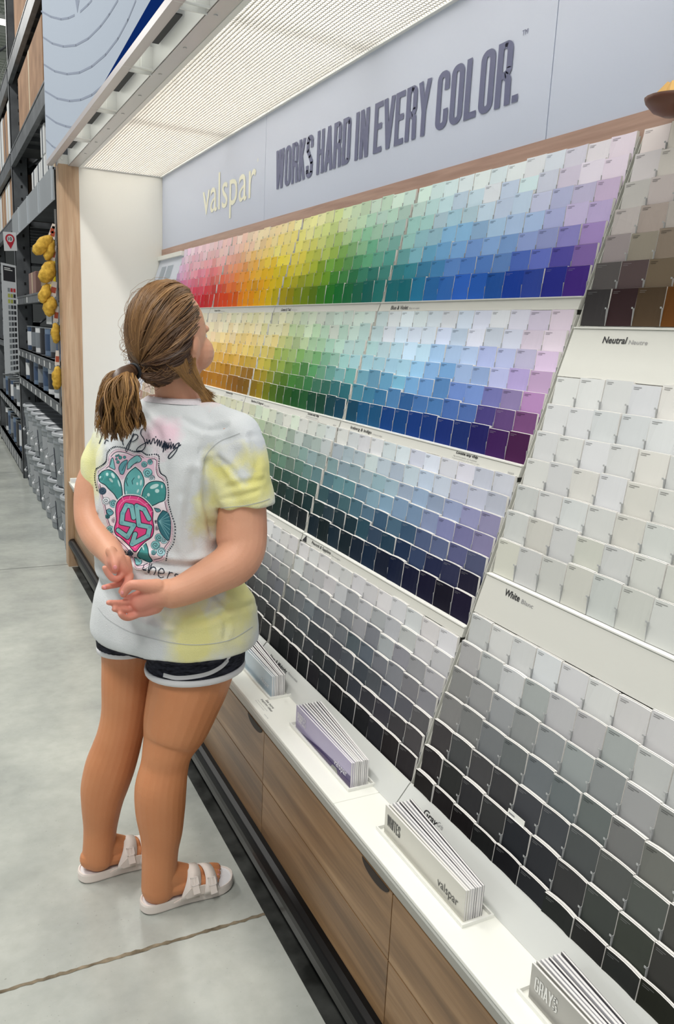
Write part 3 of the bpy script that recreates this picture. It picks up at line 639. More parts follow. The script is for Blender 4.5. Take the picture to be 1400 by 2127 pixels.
panel(1.364, 1.4535, 'broad white panel lettered Neutral above the white cards', 'Neutral', 'Neutre', 1.112, 1.428, 0.056, 0.0125)
panel(0.910, 0.9835, 'broad white panel lettered White above the grey cards', 'White', 'Blanc', 1.132, 0.962, 0.043, 0.0125)

# info board at the far left end of the racks
t = empty('info_board', (px_(1.3), 4.55, 0.6), 'pale blue printed info board beside the end panel at the far left', 'sign')
mb = MB()
mb.prism([(px_(0.56) - .004, 0.56), (px_(1.795) - .004, 1.795), (px_(1.795) + .006, 1.795), (px_(0.56) + .006, 0.56)][::-1], 4.302, YE - 0.002); mb.build('board', mat('info_blue', (206, 212, 226), rough=0.4), t)
mb = MB()
for (ya, yb, za, zb) in ((4.70, 4.60, 1.68, 1.75), (4.57, 4.45, 1.68, 1.75)):
    mb.quad(*[(px_(z) - 0.005, y, z) for y, z in ((ya, za), (yb, za), (yb, zb), (ya, zb))])
mb.build('picture_box', mat('info_grey', (160, 170, 182), rough=0.5), t)
mb = MB()
for k in range(7):
    z = 1.64 - k * 0.018; mb.quad(*[(px_(zz) - 0.005, y, zz) for y, zz in ((4.72, z), (4.44 + 0.05 * (k % 3), z), (4.44 + 0.05 * (k % 3), z + .006), (4.72, z + .006))])
mb.build('small_print', mat('info_white', (240, 242, 246), rough=0.5), t)

# front lips behind the counter
LIP = [(0.762, 0.5165), (0.797, 0.562), (0.8005, 0.562), (0.768, 0.5165)]
lips = [('RS', RSEC[0] - .3, 1.2025, 'glossy white front lip lettered Gray behind the brochures', [('Gray', 1.130, 0.044, 0.0150), ('Gris', 1.086, 0.018, 0.008)]),
        ('D', 1.2055, 1.985, 'glossy white front lip lettered Navy & Midnight, at the middle', [('Navy & Midnight', 1.925, 0.118, 0.013), ('Marine et minuit', 1.80, 0.06, 0.006)]),
        ('C', 1.99, 2.758, 'plain glossy white front lip hidden behind the person', []), ('B', 2.763, 3.525, 'plain glossy white front lip left of the person', []), ('A', 3.53, 4.79, 'plain glossy white front lip next to the end panel', [])]
for k, ya, yb, lab, tx in lips:
    t = empty('front_lip', (0.78, (ya + yb) / 2, 0.5165), lab, 'lip', 'glossy front lips')
    mb = MB(); mb.prism(LIP[::-1], ya, yb); mb.build('plate', mat('lip_gloss', (206, 208, 204), rough=0.08, spec=0.6, coat=0.4), t)
    uv = Vector((0.035, 0, 0.0455)).normalized()
    for (s, y, w, h) in tx:
        o = Vector((0.762, y, 0.5165)) + uv * (0.0575 - 0.013 - h)
        text_on(s, o, RT, uv, w, h, INK if h > 0.009 else INKG, t, 'lettering', bold=0.02 if h > .009 else 0, depth=0.0008)

# brochure holders and brochures
KINDS = [('whites', (1.142, 0.886), 0.706, 8, (206, 204, 194), 'WHITES', (52, 52, 54), (60, 60, 60), 'off-white'),
         ('purples', (1.579, 1.298), 0.714, 9, (168, 160, 192), 'PURPLES', (236, 234, 240), (236, 234, 240), 'purple'),
         ('blues', (2.010, 1.744), 0.718, 8, (178, 200, 216), 'BLUES', (236, 240, 244), (236, 240, 244), 'light blue'),
         ('greys', (0.725, 0.455), 0.706, 8, (168, 166, 160), 'GRAYS', (230, 230, 226), (230, 230, 226), 'grey')]
PAPERM = mat('paper_edge', (226, 224, 222), rough=0.55)
for nm, (ya, yb), x0, n, colr, word, wcol, vcol, cn in KINDS:
    t = empty('brochure_holder', (x0 + .02, (ya + yb) / 2, 0.516), 'raised white tray rim on the counter holding the %s brochures' % cn, 'holder', 'brochure trays')
    mb = MB(); a0, a1, b0, b1 = x0 - 0.010, x0 + 0.052, yb - 0.012, ya + 0.014
    for q in ((a0, a0 + .003, b0, b1), (a1 - .003, a1, b0, b1), (a0 + .003, a1 - .003, b0, b0 + .003), (a0 + .003, a1 - .003, b1 - .003, b1)): mb.box(*q, 0.5162, 0.5225)
    mb.build('rim', WHITE, t)
    cov = mat('cover_' + nm, colr, rough=0.3, coat=0.3)
    H = 0.056
    for k in range(n):
        xn = x0 + k * 0.0046; xf = x0 + k * 0.0074   # near end tight, far end fanned
        ang = math.atan2(xf - xn, ya - yb); Ln = ya - yb
        lab = ('front %s brochure of the bunch, its cover lettered %s' % (cn, word)) if k == 0 else '%s brochure, %s behind the front one in its tray' % (cn, ORDC[k - 1])
        t = empty('brochure', (xn, yb, 0.5165), lab, 'brochure', cn + ' brochures in the tray', rz=0)
        M = Matrix.Translation((xn, yb, 0.5165)) @ Matrix.Rotation(-ang, 4, 'Z')
        hk = H + random.uniform(-0.001, 0.001)
        mb = MB(); mb.box(0.0006, 0.0037, 0, Ln, 0, hk - 0.0004, M=M); mb.build('pages', PAPERM, t)
        mb = MB(); mb.box(0.0, 0.0006, -0.0004, Ln, 0, hk, M=M); mb.box(0.0037, 0.0041, -0.0004, Ln, 0, hk, M=M); mb.build('cover', cov if k in (0, 1) else mat('cover_edge', (96, 94, 98), rough=0.4) if k % 3 == 1 else mat('cover_light', (206, 205, 208), rough=.4), t)
        if k == 0:
            A0 = M @ Vector((-0.0005, Ln - 0.010, 0)); rt = (M.to_3x3() @ Vector((0, -1, 0)))
            block_text(word, A0 + Vector((0, 0, 0.021)), rt, (0, 0, 1), 0.046, 0.022, mat('ink_' + nm, wcol, rough=.4), t, 'title', depth=0.0002, thick=0.10)
            A1 = M @ Vector((-0.0005, 0.076, 0)); text_on('valspar', A1 + Vector((0, 0, 0.010)), rt, (0, 0, 1), 0.060, 0.020, mat('inkv_' + nm, vcol, rough=.4), t, 'brand_lettering', depth=0.0002)
            if nm == 'purples':
                mb = MB(); f = lambda s, z: tuple(M @ Vector((-0.0004, Ln - s, z)))
                mb.poly([f(0.03, 0.0), f(Ln, 0.0), f(Ln, 0.026), f(0.13, 0.014)]); mb.build('dark_band', mat('deep_purple', (70, 58, 108), rough=.3), t)
                mb = MB(); f = lambda s, z: tuple(M @ Vector((-0.0006, Ln - s, z)))
                mb.poly([f(0.06, 0.0), f(Ln, 0.0), f(Ln, 0.012), f(0.15, 0.009)]); mb.build('photo_band', mat('photo_purple', (112, 100, 132), rough=.3), t)
                mb = MB(); f = lambda s, z: tuple(M @ Vector((-0.0007, Ln - s, z)))
                mb.poly([f(0.19, 0.0), f(0.225, 0.0), f(0.218, 0.0105), f(0.20, 0.010)]); mb.build('photo_detail', mat('photo_grey', (176, 178, 170), rough=.3), t)
# small white tag standing in a half empty slot of the Gray rack
d_ = ray(1070, 1702); n_v = np.array([1, 0, -SLOPE]); tt = (0.806 - SLOPE * 0.568 - 0.012 - n_v @ CAM) / (n_v @ d_); q = CAM + d_ * tt
t = empty('slot_tag', q, 'small white tag standing before a blue grey card low in the Gray rack', 'tag')
mb = MB(); mb.prism([(q[0], q[2] - .006), (q[0] + .002, q[2] + .008), (q[0] + .0028, q[2] + .008), (q[0] + .0008, q[2] - .006)][::-1], q[1] - .021, q[1] + .021); mb.build('card', WHITE, t)
mb = MB(); mb.quad((q[0] + .0004, q[1] + .018, q[2] + .001), (q[0] + .0004, q[1] + .003, q[2] + .001), (q[0] + .0008, q[1] + .003, q[2] + .0035), (q[0] + .0008, q[1] + .018, q[2] + .0035)); mb.build('print', INKG, t)

# ================================================================ PERSON
ZV = np.array([0, 0, 1.0])
def P3(px, py, y): return Vector(at(px, py, y))
def ball(mb, c, r, n=14, ax=None):
    """sphere or ellipsoid; r number or (ra, rb, rc) along axes ax"""
    if not hasattr(r, '__len__'): r = (r, r, r)
    if ax is None: ax = (Vector((1, 0, 0)), Vector((0, 1, 0)), Vector((0, 0, 1)))
    c = Vector(c); vs = []; m = n // 2
    for i in range(1, m):
        t = math.pi * i / m
        for k in range(n):
            p = 2 * math.pi * k / n
            vs.append(c + ax[0] * (r[0] * math.sin(t) * math.cos(p)) + ax[1] * (r[1] * math.sin(t) * math.sin(p)) + ax[2] * (r[2] * math.cos(t)))
    top = len(vs); vs.append(c + ax[2] * r[2]); bot = len(vs); vs.append(c - ax[2] * r[2]); fs = []
    for i in range(m - 2):
        for k in range(n): fs.append((i * n + k, (i + 1) * n + k, (i + 1) * n + (k + 1) % n, i * n + (k + 1) % n))
    for k in range(n): fs.append((top, k, (k + 1) % n)); fs.append((bot, (m - 2) * n + (k + 1) % n, (m - 2) * n + k))
    mb.raw(vs, fs)
def chain(mb, pts, n=18, balls=True):
    """pts of (Vector, radius); smooth curve of overlapping tube and balls"""
    P = [p for p, r in pts]; R = [r for p, r in pts]; Q = []; S_ = []
    k = len(P)
    for i in range(k - 1):
        p0, p1, p2, p3 = P[max(i - 1, 0)], P[i], P[i + 1], P[min(i + 2, k - 1)]
        r0, r1, r2, r3 = R[max(i - 1, 0)], R[i], R[i + 1], R[min(i + 2, k - 1)]
        for q in range(4):
            t = q / 4
            f = lambda a, b, c, d: 0.5 * ((2 * b) + (c - a) * t + (2 * a - 5 * b + 4 * c - d) * t * t + (3 * b - a - 3 * c + d) * t ** 3)
            Q.append(Vector([f(p0[j], p1[j], p2[j], p3[j]) for j in range(3)])); S_.append(f(r0, r1, r2, r3))
    Q.append(P[-1]); S_.append(R[-1])
    mb.tube(Q, S_, n)
    if balls:
        ball(mb, P[0], R[0], n if n % 2 == 0 else n + 1); ball(mb, P[-1], R[-1], n if n % 2 == 0 else n + 1)
def pchain(mb, pts, n=18, balls=True):
    out = []
    for px, py, y, r in pts:
        p = at(px, py, y); out.append((Vector(p), r / ppm(p)))
    chain(mb, out, n, balls)
def remesh(mb, name, m, voxel, parent, smooth=4, fac=0.5):
    o = mb.build(name + '_raw', m, None)
    r = o.modifiers.new('r', 'REMESH'); r.mode = 'VOXEL'; r.voxel_size = voxel
    s = o.modifiers.new('s', 'SMOOTH'); s.factor = fac; s.iterations = smooth
    dg = bpy.context.evaluated_depsgraph_get(); dg.update()
    me = bpy.data.meshes.new_from_object(o.evaluated_get(dg)); bpy.data.objects.remove(o)
    me.name = name; me.materials.clear(); me.materials.append(m)
    me.polygons.foreach_set('use_smooth', [True] * len(me.polygons))
    if parent is not None: me.transform(Matrix.Translation(-Vector(parent.location)))
    ob = bpy.data.objects.new(name, me); COL.objects.link(ob); ob.parent = parent
    return ob
def vco(ob):
    a = np.zeros(len(ob.data.vertices) * 3); ob.data.vertices.foreach_get('co', a); return a.reshape(-1, 3)
def bvh_of(ob, off):
    me = ob.data; V = vco(ob) + np.array(off); return BVHTree.FromPolygons([tuple(v) for v in V], [tuple(p.vertices) for p in me.polygons])
def cast(bv, px, py):
    d = Vector(ray(px, py)).normalized(); return bv.ray_cast(Vector(CAM), d)
def spline(pts, k=8):
    out = []
    for i in range(len(pts) - 1):
        p0, p1, p2, p3 = pts[max(i - 1, 0)], pts[i], pts[i + 1], pts[min(i + 2, len(pts) - 1)]
        for q in range(k):
            t = q / k; out.append(tuple(0.5 * ((2 * p1[j]) + (p2[j] - p0[j]) * t + (2 * p0[j] - 5 * p1[j] + 4 * p2[j] - p3[j]) * t * t + (3 * p1[j] - p0[j] - 3 * p2[j] + p3[j]) * t ** 3) for j in range(len(p1))))
    out.append(tuple(pts[-1])); return out
def ribbon(bv, pts, w, off, mb, col=None):
    L_ = []
    for px, py in spline(pts, 10):
        h = cast(bv, px, py)
        if h[0] is not None: L_.append((h[0], h[1]))
    prev = None
    for i in range(len(L_)):
        a = L_[max(i - 1, 0)][0]; b = L_[min(i + 1, len(L_) - 1)][0]; tg = (b - a)
        if tg.length < 1e-6: continue
        tg.normalize(); nn = L_[i][1]; cr = nn.cross(tg).normalized() * (w / 2); c = L_[i][0] + nn * off
        cur = (c - cr, c + cr, nn)
        if prev and (cur[0] - prev[0]).length < 0.08:
            mb.quad(prev[0], cur[0], cur[1], prev[1], col)
            mb.quad(prev[1], cur[1], cur[1] - nn * off * 1.5, prev[1] - prev[2] * off * 1.5, col); mb.quad(prev[0] - prev[2] * off * 1.5, cur[0] - nn * off * 1.5, cur[0], prev[0], col)
        prev = cur

who = empty('person', (0.44, 1.82, 0.0), 'person with brown ponytail in tie-dye shirt and navy shorts, hands clasped behind the back', 'person')
# ---- skin
def skin_mat():
    m = mat('skin', (214, 160, 130), rough=0.48, spec=0.35, sss=0.06, bump=0.12, bscale=220); nt = m.node_tree; b = nt.nodes['Principled BSDF']
    tc = nt.nodes.new('ShaderNodeTexCoord'); sx = nt.nodes.new('ShaderNodeSeparateXYZ'); nt.links.new(tc.outputs['Object'], sx.inputs[0])
    mr = nt.nodes.new('ShaderNodeMapRange'); mr.inputs['From Min'].default_value = 0.60; mr.inputs['From Max'].default_value = 0.74; nt.links.new(sx.outputs['Z'], mr.inputs[0])
    mx = nt.nodes.new('ShaderNodeMixRGB'); mx.inputs[1].default_value = (*L(208, 142, 98), 1); mx.inputs[2].default_value = (*L(220, 164, 134), 1); nt.links.new(mr.outputs[0], mx.inputs[0])
    n = nt.nodes.new('ShaderNodeTexNoise'); n.inputs['Scale'].default_value = 14; n.inputs['Detail'].default_value = 4; nt.links.new(tc.outputs['Object'], n.inputs['Vector'])
    r = nt.nodes.new('ShaderNodeValToRGB'); r.color_ramp.elements[0].position = .3; r.color_ramp.elements[0].color = (0.90, 0.82, 0.78, 1); r.color_ramp.elements[1].position = .7; r.color_ramp.elements[1].color = (1, 1, 1, 1)
    nt.links.new(n.outputs['Fac'], r.inputs[0]); m2 = nt.nodes.new('ShaderNodeMixRGB'); m2.blend_type = 'MULTIPLY'; m2.inputs[0].default_value = 0.6
    last = mx.outputs[0]
    for (hx_, hy_, hd_), r_ in (((250, 1245, 1.64), .075), ((232, 1200, 1.68), .05), ((300, 1265, 1.64), .05), ((500, 1165, 1.665), .04)):
        p = Vector(at(hx_, hy_, hd_)) - Vector((0.44, 1.82, 0.0)); dd = nt.nodes.new('ShaderNodeVectorMath'); dd.operation = 'DISTANCE'; nt.links.new(tc.outputs['Object'], dd.inputs[0]); dd.inputs[1].default_value = p
        q_ = nt.nodes.new('ShaderNodeMapRange'); q_.inputs['From Min'].default_value = r_ * 1.3; q_.inputs['From Max'].default_value = r_ * .4; q_.inputs['To Max'].default_value = .7; nt.links.new(dd.outputs['Value'], q_.inputs[0])
        m3 = nt.nodes.new('ShaderNodeMixRGB'); nt.links.new(q_.outputs[0], m3.inputs[0]); nt.links.new(last, m3.inputs[1]); m3.inputs[2].default_value = (*L(222, 146, 130), 1); last = m3.outputs[0]
    nt.links.new(last, m2.inputs[1]); nt.links.new(r.outputs[0], m2.inputs[2]); nt.links.new(m2.outputs[0], b.inputs['Base Color']); return m
SKIN = skin_mat()
mb = MB()
# legs
pchain(mb, [(420, 1300, 1.79, 92), (398, 1400, 1.775, 84), (383, 1450, 1.77, 78), (366, 1505, 1.765, 69), (356, 1535, 1.765, 60), (348, 1560, 1.76, 52), (342, 1590, 1.76, 49.5), (334, 1635, 1.755, 53), (333, 1680, 1.755, 51), (335, 1727, 1.752, 44), (333, 1763, 1.75, 38), (331, 1806, 1.748, 36), (330, 1840, 1.748, 36)], 24)
pchain(mb, [(272, 1290, 1.91, 66), (268, 1362, 1.905, 56), (265, 1421, 1.90, 53), (259, 1480, 1.90, 47.5), (250, 1525, 1.90, 47), (241, 1556, 1.905, 49), (229, 1592, 1.91, 51), (217, 1635, 1.915, 48), (212, 1668, 1.915, 42), (209, 1711, 1.92, 35), (207, 1740, 1.92, 33), (205, 1775, 1.92, 33)], 24)
# feet
def foot(hx, hy, dx, dy):
    d = Vector((dx, dy, 0)).normalized(); s = Vector((-d.y, d.x, 0)); o = Vector((hx, hy, 0))
    def q(a, b, z): return o + d * a + s * b + Vector((0, 0, z))
    ball(mb, q(0.040, 0, 0.055), (0.036, 0.030, 0.032), 16, (d, s, Vector((0, 0, 1))))
    chain(mb, [(q(0.050, 0, 0.095), 0.036), (q(0.075, 0.002, 0.075), 0.036), (q(0.115, 0.004, 0.058), 0.030), (q(0.150, 0.006, 0.045), 0.024)], 16)
    chain(mb, [(q(0.060, -0.006, 0.052), 0.027), (q(0.120, -0.014, 0.046), 0.022), (q(0.165, -0.022, 0.038), 0.017)], 14)
    chain(mb, [(q(0.100, 0.008, 0.050), 0.024), (q(0.150, 0.014, 0.043), 0.022), (q(0.175, 0.020, 0.039), 0.018)], 14)
    for j, (a0, b0, a1, b1, r) in enumerate([(0.170, 0.026, 0.212, 0.026, 0.0125), (0.170, 0.010, 0.207, 0.006, 0.009), (0.168, -0.003, 0.200, -0.008, 0.0085), (0.165, -0.016, 0.192, -0.020, 0.008), (0.160, -0.027, 0.181, -0.031, 0.0075)]):
        chain(mb, [(q(a0, b0, 0.036), r * 1.1), (q((a0 + a1) / 2, (b0 + b1) / 2, 0.042 - 0.002 * j), r * 0.95), (q(a1, b1, 0.0335), r)], 10)
RF = (0.384, 1.740, 0.995, 0.085); LF = (0.262, 1.916, 0.995, 0.10)
foot(*RF); foot(*LF)
# trunk under the clothes
pchain(mb, [(362, 1225, 1.825, 108), (345, 1150, 1.825, 100), (342, 1050, 1.825, 100), (350, 950, 1.825, 100), (362, 880, 1.825, 75), (372, 835, 1.825, 50)], 24)
chain(mb, [(P3(375, 840, 1.825), 0.058), (P3(368, 800, 1.82), 0.052), (P3(362, 760, 1.82), 0.055)], 20)
# arms: right, then left
pchain(mb, [(488, 905, 1.715, 44), (500, 980, 1.70, 48), (503, 1050, 1.69, 50), (502, 1110, 1.68, 53), (500, 1145, 1.665, 50), (482, 1172, 1.652, 47), (446, 1193, 1.642, 41.5), (410, 1212, 1.635, 37), (380, 1226, 1.63, 33), (358, 1233, 1.63, 31)], 24)
pchain(mb, [(235, 905, 1.94, 38), (208, 965, 1.93, 33), (190, 1010, 1.92, 33), (186, 1055, 1.90, 32), (192, 1088, 1.87, 34), (207, 1118, 1.82, 33), (226, 1143, 1.765, 28), (238, 1160, 1.72, 24), (243, 1170, 1.70, 23)], 24)
# hands, traced joint by joint (190 + x/7.368, 1120 + y/7.368)
def hp(x, y, d, r): return (190 + x / 7.368, 1120 + y / 7.368, d, r / 7.368 * (0.91 if r < 64 else 0.96 if r < 90 else 1.0))
yl = 1.685
pchain(mb, [hp(380, 330, 1.692, 150), hp(440, 400, 1.688, 128), hp(500, 480, 1.686, 105), hp(545, 560, 1.685, 80)], 16)           # left palm
pchain(mb, [hp(520, 330, 1.695, 90), hp(570, 470, 1.69, 70)], 12)
pchain(mb, [hp(300, 190, 1.70, 92), hp(345, 290, 1.685, 76), hp(362, 380, 1.672, 66), hp(368, 455, 1.668, 60)], 14)               # left thumb
pchain(mb, [hp(470, 480, 1.685, 66), hp(440, 560, 1.676, 62), hp(380, 610, 1.668, 60), hp(310, 590, 1.664, 58), hp(250, 520, 1.664, 54), hp(200, 440, 1.664, 48)], 14)  # left index, curled back
pchain(mb, [hp(500, 640, 1.690, 56), hp(420, 690, 1.682, 54), hp(310, 712, 1.678, 52), hp(185, 738, 1.676, 46)], 14)              # left little finger, straight
pchain(mb, [hp(590, 560, 1.683, 66), hp(560, 650, 1.672, 64), hp(500, 740, 1.664, 58), hp(455, 800, 1.66, 52)], 14)               # left middle finger inside the right thumb
pchain(mb, [hp(560, 520, 1.70, 60), hp(520, 650, 1.695, 56), hp(470, 720, 1.692, 52)], 12)                                       # left ring finger
pchain(mb, [hp(1160, 820, 1.632, 215), hp(1010, 850, 1.634, 200), hp(880, 880, 1.636, 190), hp(760, 940, 1.640, 170)], 20)        # right palm
pchain(mb, [hp(960, 1000, 1.640, 150), hp(820, 1060, 1.644, 130), hp(730, 1090, 1.646, 108)], 16)
pchain(mb, [hp(1000, 740, 1.628, 140), hp(840, 720, 1.622, 108), hp(700, 700, 1.622, 88), hp(600, 705, 1.628, 80), hp(535, 770, 1.634, 72), hp(490, 835, 1.638, 64)], 16)  # right thumb
pchain(mb, [hp(720, 850, 1.645, 78), hp(620, 880, 1.65, 62), hp(545, 915, 1.655, 56), hp(500, 960, 1.66, 52)], 14)               # right index, half hidden
pchain(mb, [hp(690, 930, 1.640, 70), hp(580, 955, 1.645, 60), hp(450, 975, 1.640, 57), hp(350, 975, 1.634, 54), hp(262, 970, 1.628, 48)], 14)
pchain(mb, [hp(700, 1040, 1.645, 70), hp(600, 1066, 1.643, 58), hp(500, 1080, 1.637, 55), hp(420, 1082, 1.631, 52), hp(346, 1072, 1.625, 46)], 14)
pchain(mb, [hp(720, 1130, 1.644, 74), hp(640, 1178, 1.638, 62), hp(560, 1204, 1.632, 57), hp(490, 1190, 1.626, 52), hp(440, 1150, 1.621, 45)], 14)
# head
th = math.radians(35); HF = Vector((math.cos(th), math.sin(th), 0.02)).normalized(); HZ = Vector((0, 0, 1)); HR = HF.cross(HZ).normalized()
HC = P3(352, 698, 1.82)
def hd(f, r, z): return HC + HF * f + HR * r + HZ * z
AX = (HF, HR, HZ)
ball(mb, hd(-0.004, 0, 0.006), (0.094, 0.077, 0.106), 28, AX)
ball(mb, hd(0.028, 0, -0.022), (0.068, 0.062, 0.074), 24, AX)
for s in (1, -1):
    ball(mb, hd(0.054, s * 0.034, -0.036), (0.040, 0.041, 0.042), 18, AX)
    ball(mb, hd(0.066, s * 0.032, 0.018), (0.022, 0.024, 0.012), 14, AX)
    ball(mb, hd(-0.004, s * 0.076, -0.022), (0.018, 0.007, 0.028), 14, AX)
    ball(mb, hd(-0.010, s * 0.083, -0.016), (0.012, 0.005, 0.020), 12, AX)
ball(mb, hd(0.050, 0, -0.070), (0.040, 0.046, 0.030), 18, AX); ball(mb, hd(0.076, 0, -0.086), (0.020, 0.024, 0.016), 14, AX)
chain(mb, [(hd(0.090, 0, 0.010), 0.009), (hd(0.100, 0, -0.012), 0.010), (hd(0.108, 0, -0.026), 0.011)], 12)
for s in (1, -1): ball(mb, hd(0.100, s * 0.011, -0.029), 0.009, 10, AX)
ball(mb, hd(0.094, 0, -0.052), (0.010, 0.020, 0.007), 12, AX); ball(mb, hd(0.092, 0, -0.062), (0.010, 0.017, 0.007), 12, AX)
body = remesh(mb, 'body', SKIN, 0.0024, who, 4, 0.5)
for s in (1, -1):
    b = MB(); ball(b, hd(0.0795, s * 0.030, 0.000), 0.0115, 14, AX); b.build('eye', mat('eye_white', (235, 232, 228), rough=.2), who, smooth=True)
    b = MB(); ball(b, hd(0.0885, s * 0.0305, 0.000), 0.0040, 10, AX); b.build('iris', mat('iris', (86, 70, 50), rough=.2), who, smooth=True)
    b = MB(); b.tube([hd(0.088, s * 0.016, 0.016), hd(0.092, s * 0.030, 0.021), hd(0.084, s * 0.044, 0.017)], [.0016, .0022, .0012], 6); b.build('eyebrow', mat('brow', (96, 70, 50), rough=.7), who)
b = MB(); ball(b, hd(0.0995, 0, -0.054), (0.006, 0.019, 0.0045), 12, AX); ball(b, hd(0.0985, 0, -0.0615), (0.006, 0.016, 0.005), 12, AX); b.build('lips', mat('lips', (196, 116, 108), rough=.4), who, smooth=True)
# finger and toe nails
bvb = bvh_of(body, who.location)
b = MB()
for px, py, w_ in [(190 + 362 / 7.368, 1120 + 432 / 7.368, 0.0045), (190 + 205 / 7.368, 1120 + 738 / 7.368, .0035), (190 + 470 / 7.368, 1120 + 820 / 7.368, .004)]:
    h = cast(bvb, px, py)
    if h[0] is not None:
        n_ = h[1]; u_ = n_.cross(Vector((0, 0, 1))).normalized(); v_ = n_.cross(u_)
        ball(b, h[0], (w_, w_ * 1.1, 0.0010), 12, (u_, v_, n_))
for (hx, hy, dx, dy) in (RF, LF):
    d = Vector((dx, dy, 0)).normalized(); s = Vector((-d.y, d.x, 0)); o = Vector((hx, hy, 0))
    for a1, b1, r, j in ((0.2135, 0.026, 0.0125, 0), (0.208, 0.006, 0.009, 1), (0.201, -0.008, 0.0085, 2), (0.193, -0.020, 0.008, 3)):
        ball(b, o + d * a1 + s * b1 + Vector((0, 0, 0.0335 + r * 0.72)), (r * .5, r * .62, .0018), 10, (d, s, Vector((0, 0, 1))))
b.build('nails', mat('nail_pink', (226, 150, 150), rough=.25), who, smooth=True)

# ---- shirt
TA = math.radians(40); BF = Vector((math.cos(TA), math.sin(TA), 0)); BR = Vector((math.sin(TA), -math.cos(TA), 0))
def ring_h(px, py, y, hw, ratio=0.78, n=40, tiltz=0.0, dz=0.0):
    c = at(px, py, y); a = hw / ppm(c) / math.sqrt(0.79 ** 2 + (0.6 * ratio) ** 2); out = []
    for k in range(n):
        t = 2 * math.pi * k / n; ct, s_ = math.cos(t), math.sin(t)
        e = 0.86; ct = math.copysign(abs(ct) ** e, ct); s_ = math.copysign(abs(s_) ** e, s_)
        o = BR * (a * ct) + BF * (a * ratio * s_); out.append(Vector(c) + o + Vector((0, 0, tiltz * ct * a + dz)))
    return out
mb = MB()
Y0 = 1.825
prof = [(372, 828, 64, .85), (370, 842, 84, .75), (366, 856, 100, .68), (360, 875, 116, .66), (352, 905, 126, .68), (343, 950, 130, .72), (336, 1000, 130, .76), (333, 1050, 128, .78), (333, 1095, 126, .80), (338, 1130, 128, .84), (345, 1160, 136, .87), (350, 1180, 140, .88), (354, 1193, 134, .84), (359, 1208, 140, .82), (363, 1232, 152, .82), (365, 1262, 159, .82), (366, 1292, 163, .82), (366, 1312, 163, .82)]
rings_ = [ring_h(px, py, Y0, hw, rt) for px, py, hw, rt in prof]
hem = ring_h(366, 1313, Y0, 163, .82, tiltz=-0.02); rings_.append([Vector((p.x, p.y, p.z)) for p in hem])
mb.loft(rings_)
pchain(mb, [(385, 862, 1.80, 40), (440, 880, 1.755, 46), (488, 912, 1.712, 52)], 20)
pchain(mb, [(345, 858, 1.87, 36), (280, 875, 1.91, 38), (232, 905, 1.94, 40)], 20)
def sleeve(pts):
    P = []
    for px, py, y, r in pts: p = at(px, py, y); P.append((Vector(p), r / ppm(p)))
    mb.tube([p for p, r in P], [r for p, r in P], 24)
sleeve([(478, 895, 1.72, 44), (490, 925, 1.708, 56), (500, 975, 1.70, 61), (505, 1020, 1.694, 62), (507, 1050, 1.69, 62)])
sleeve([(240, 890, 1.945, 38), (222, 925, 1.94, 41), (207, 965, 1.93, 41), (198, 1000, 1.925, 37), (195, 1012, 1.923, 36)])
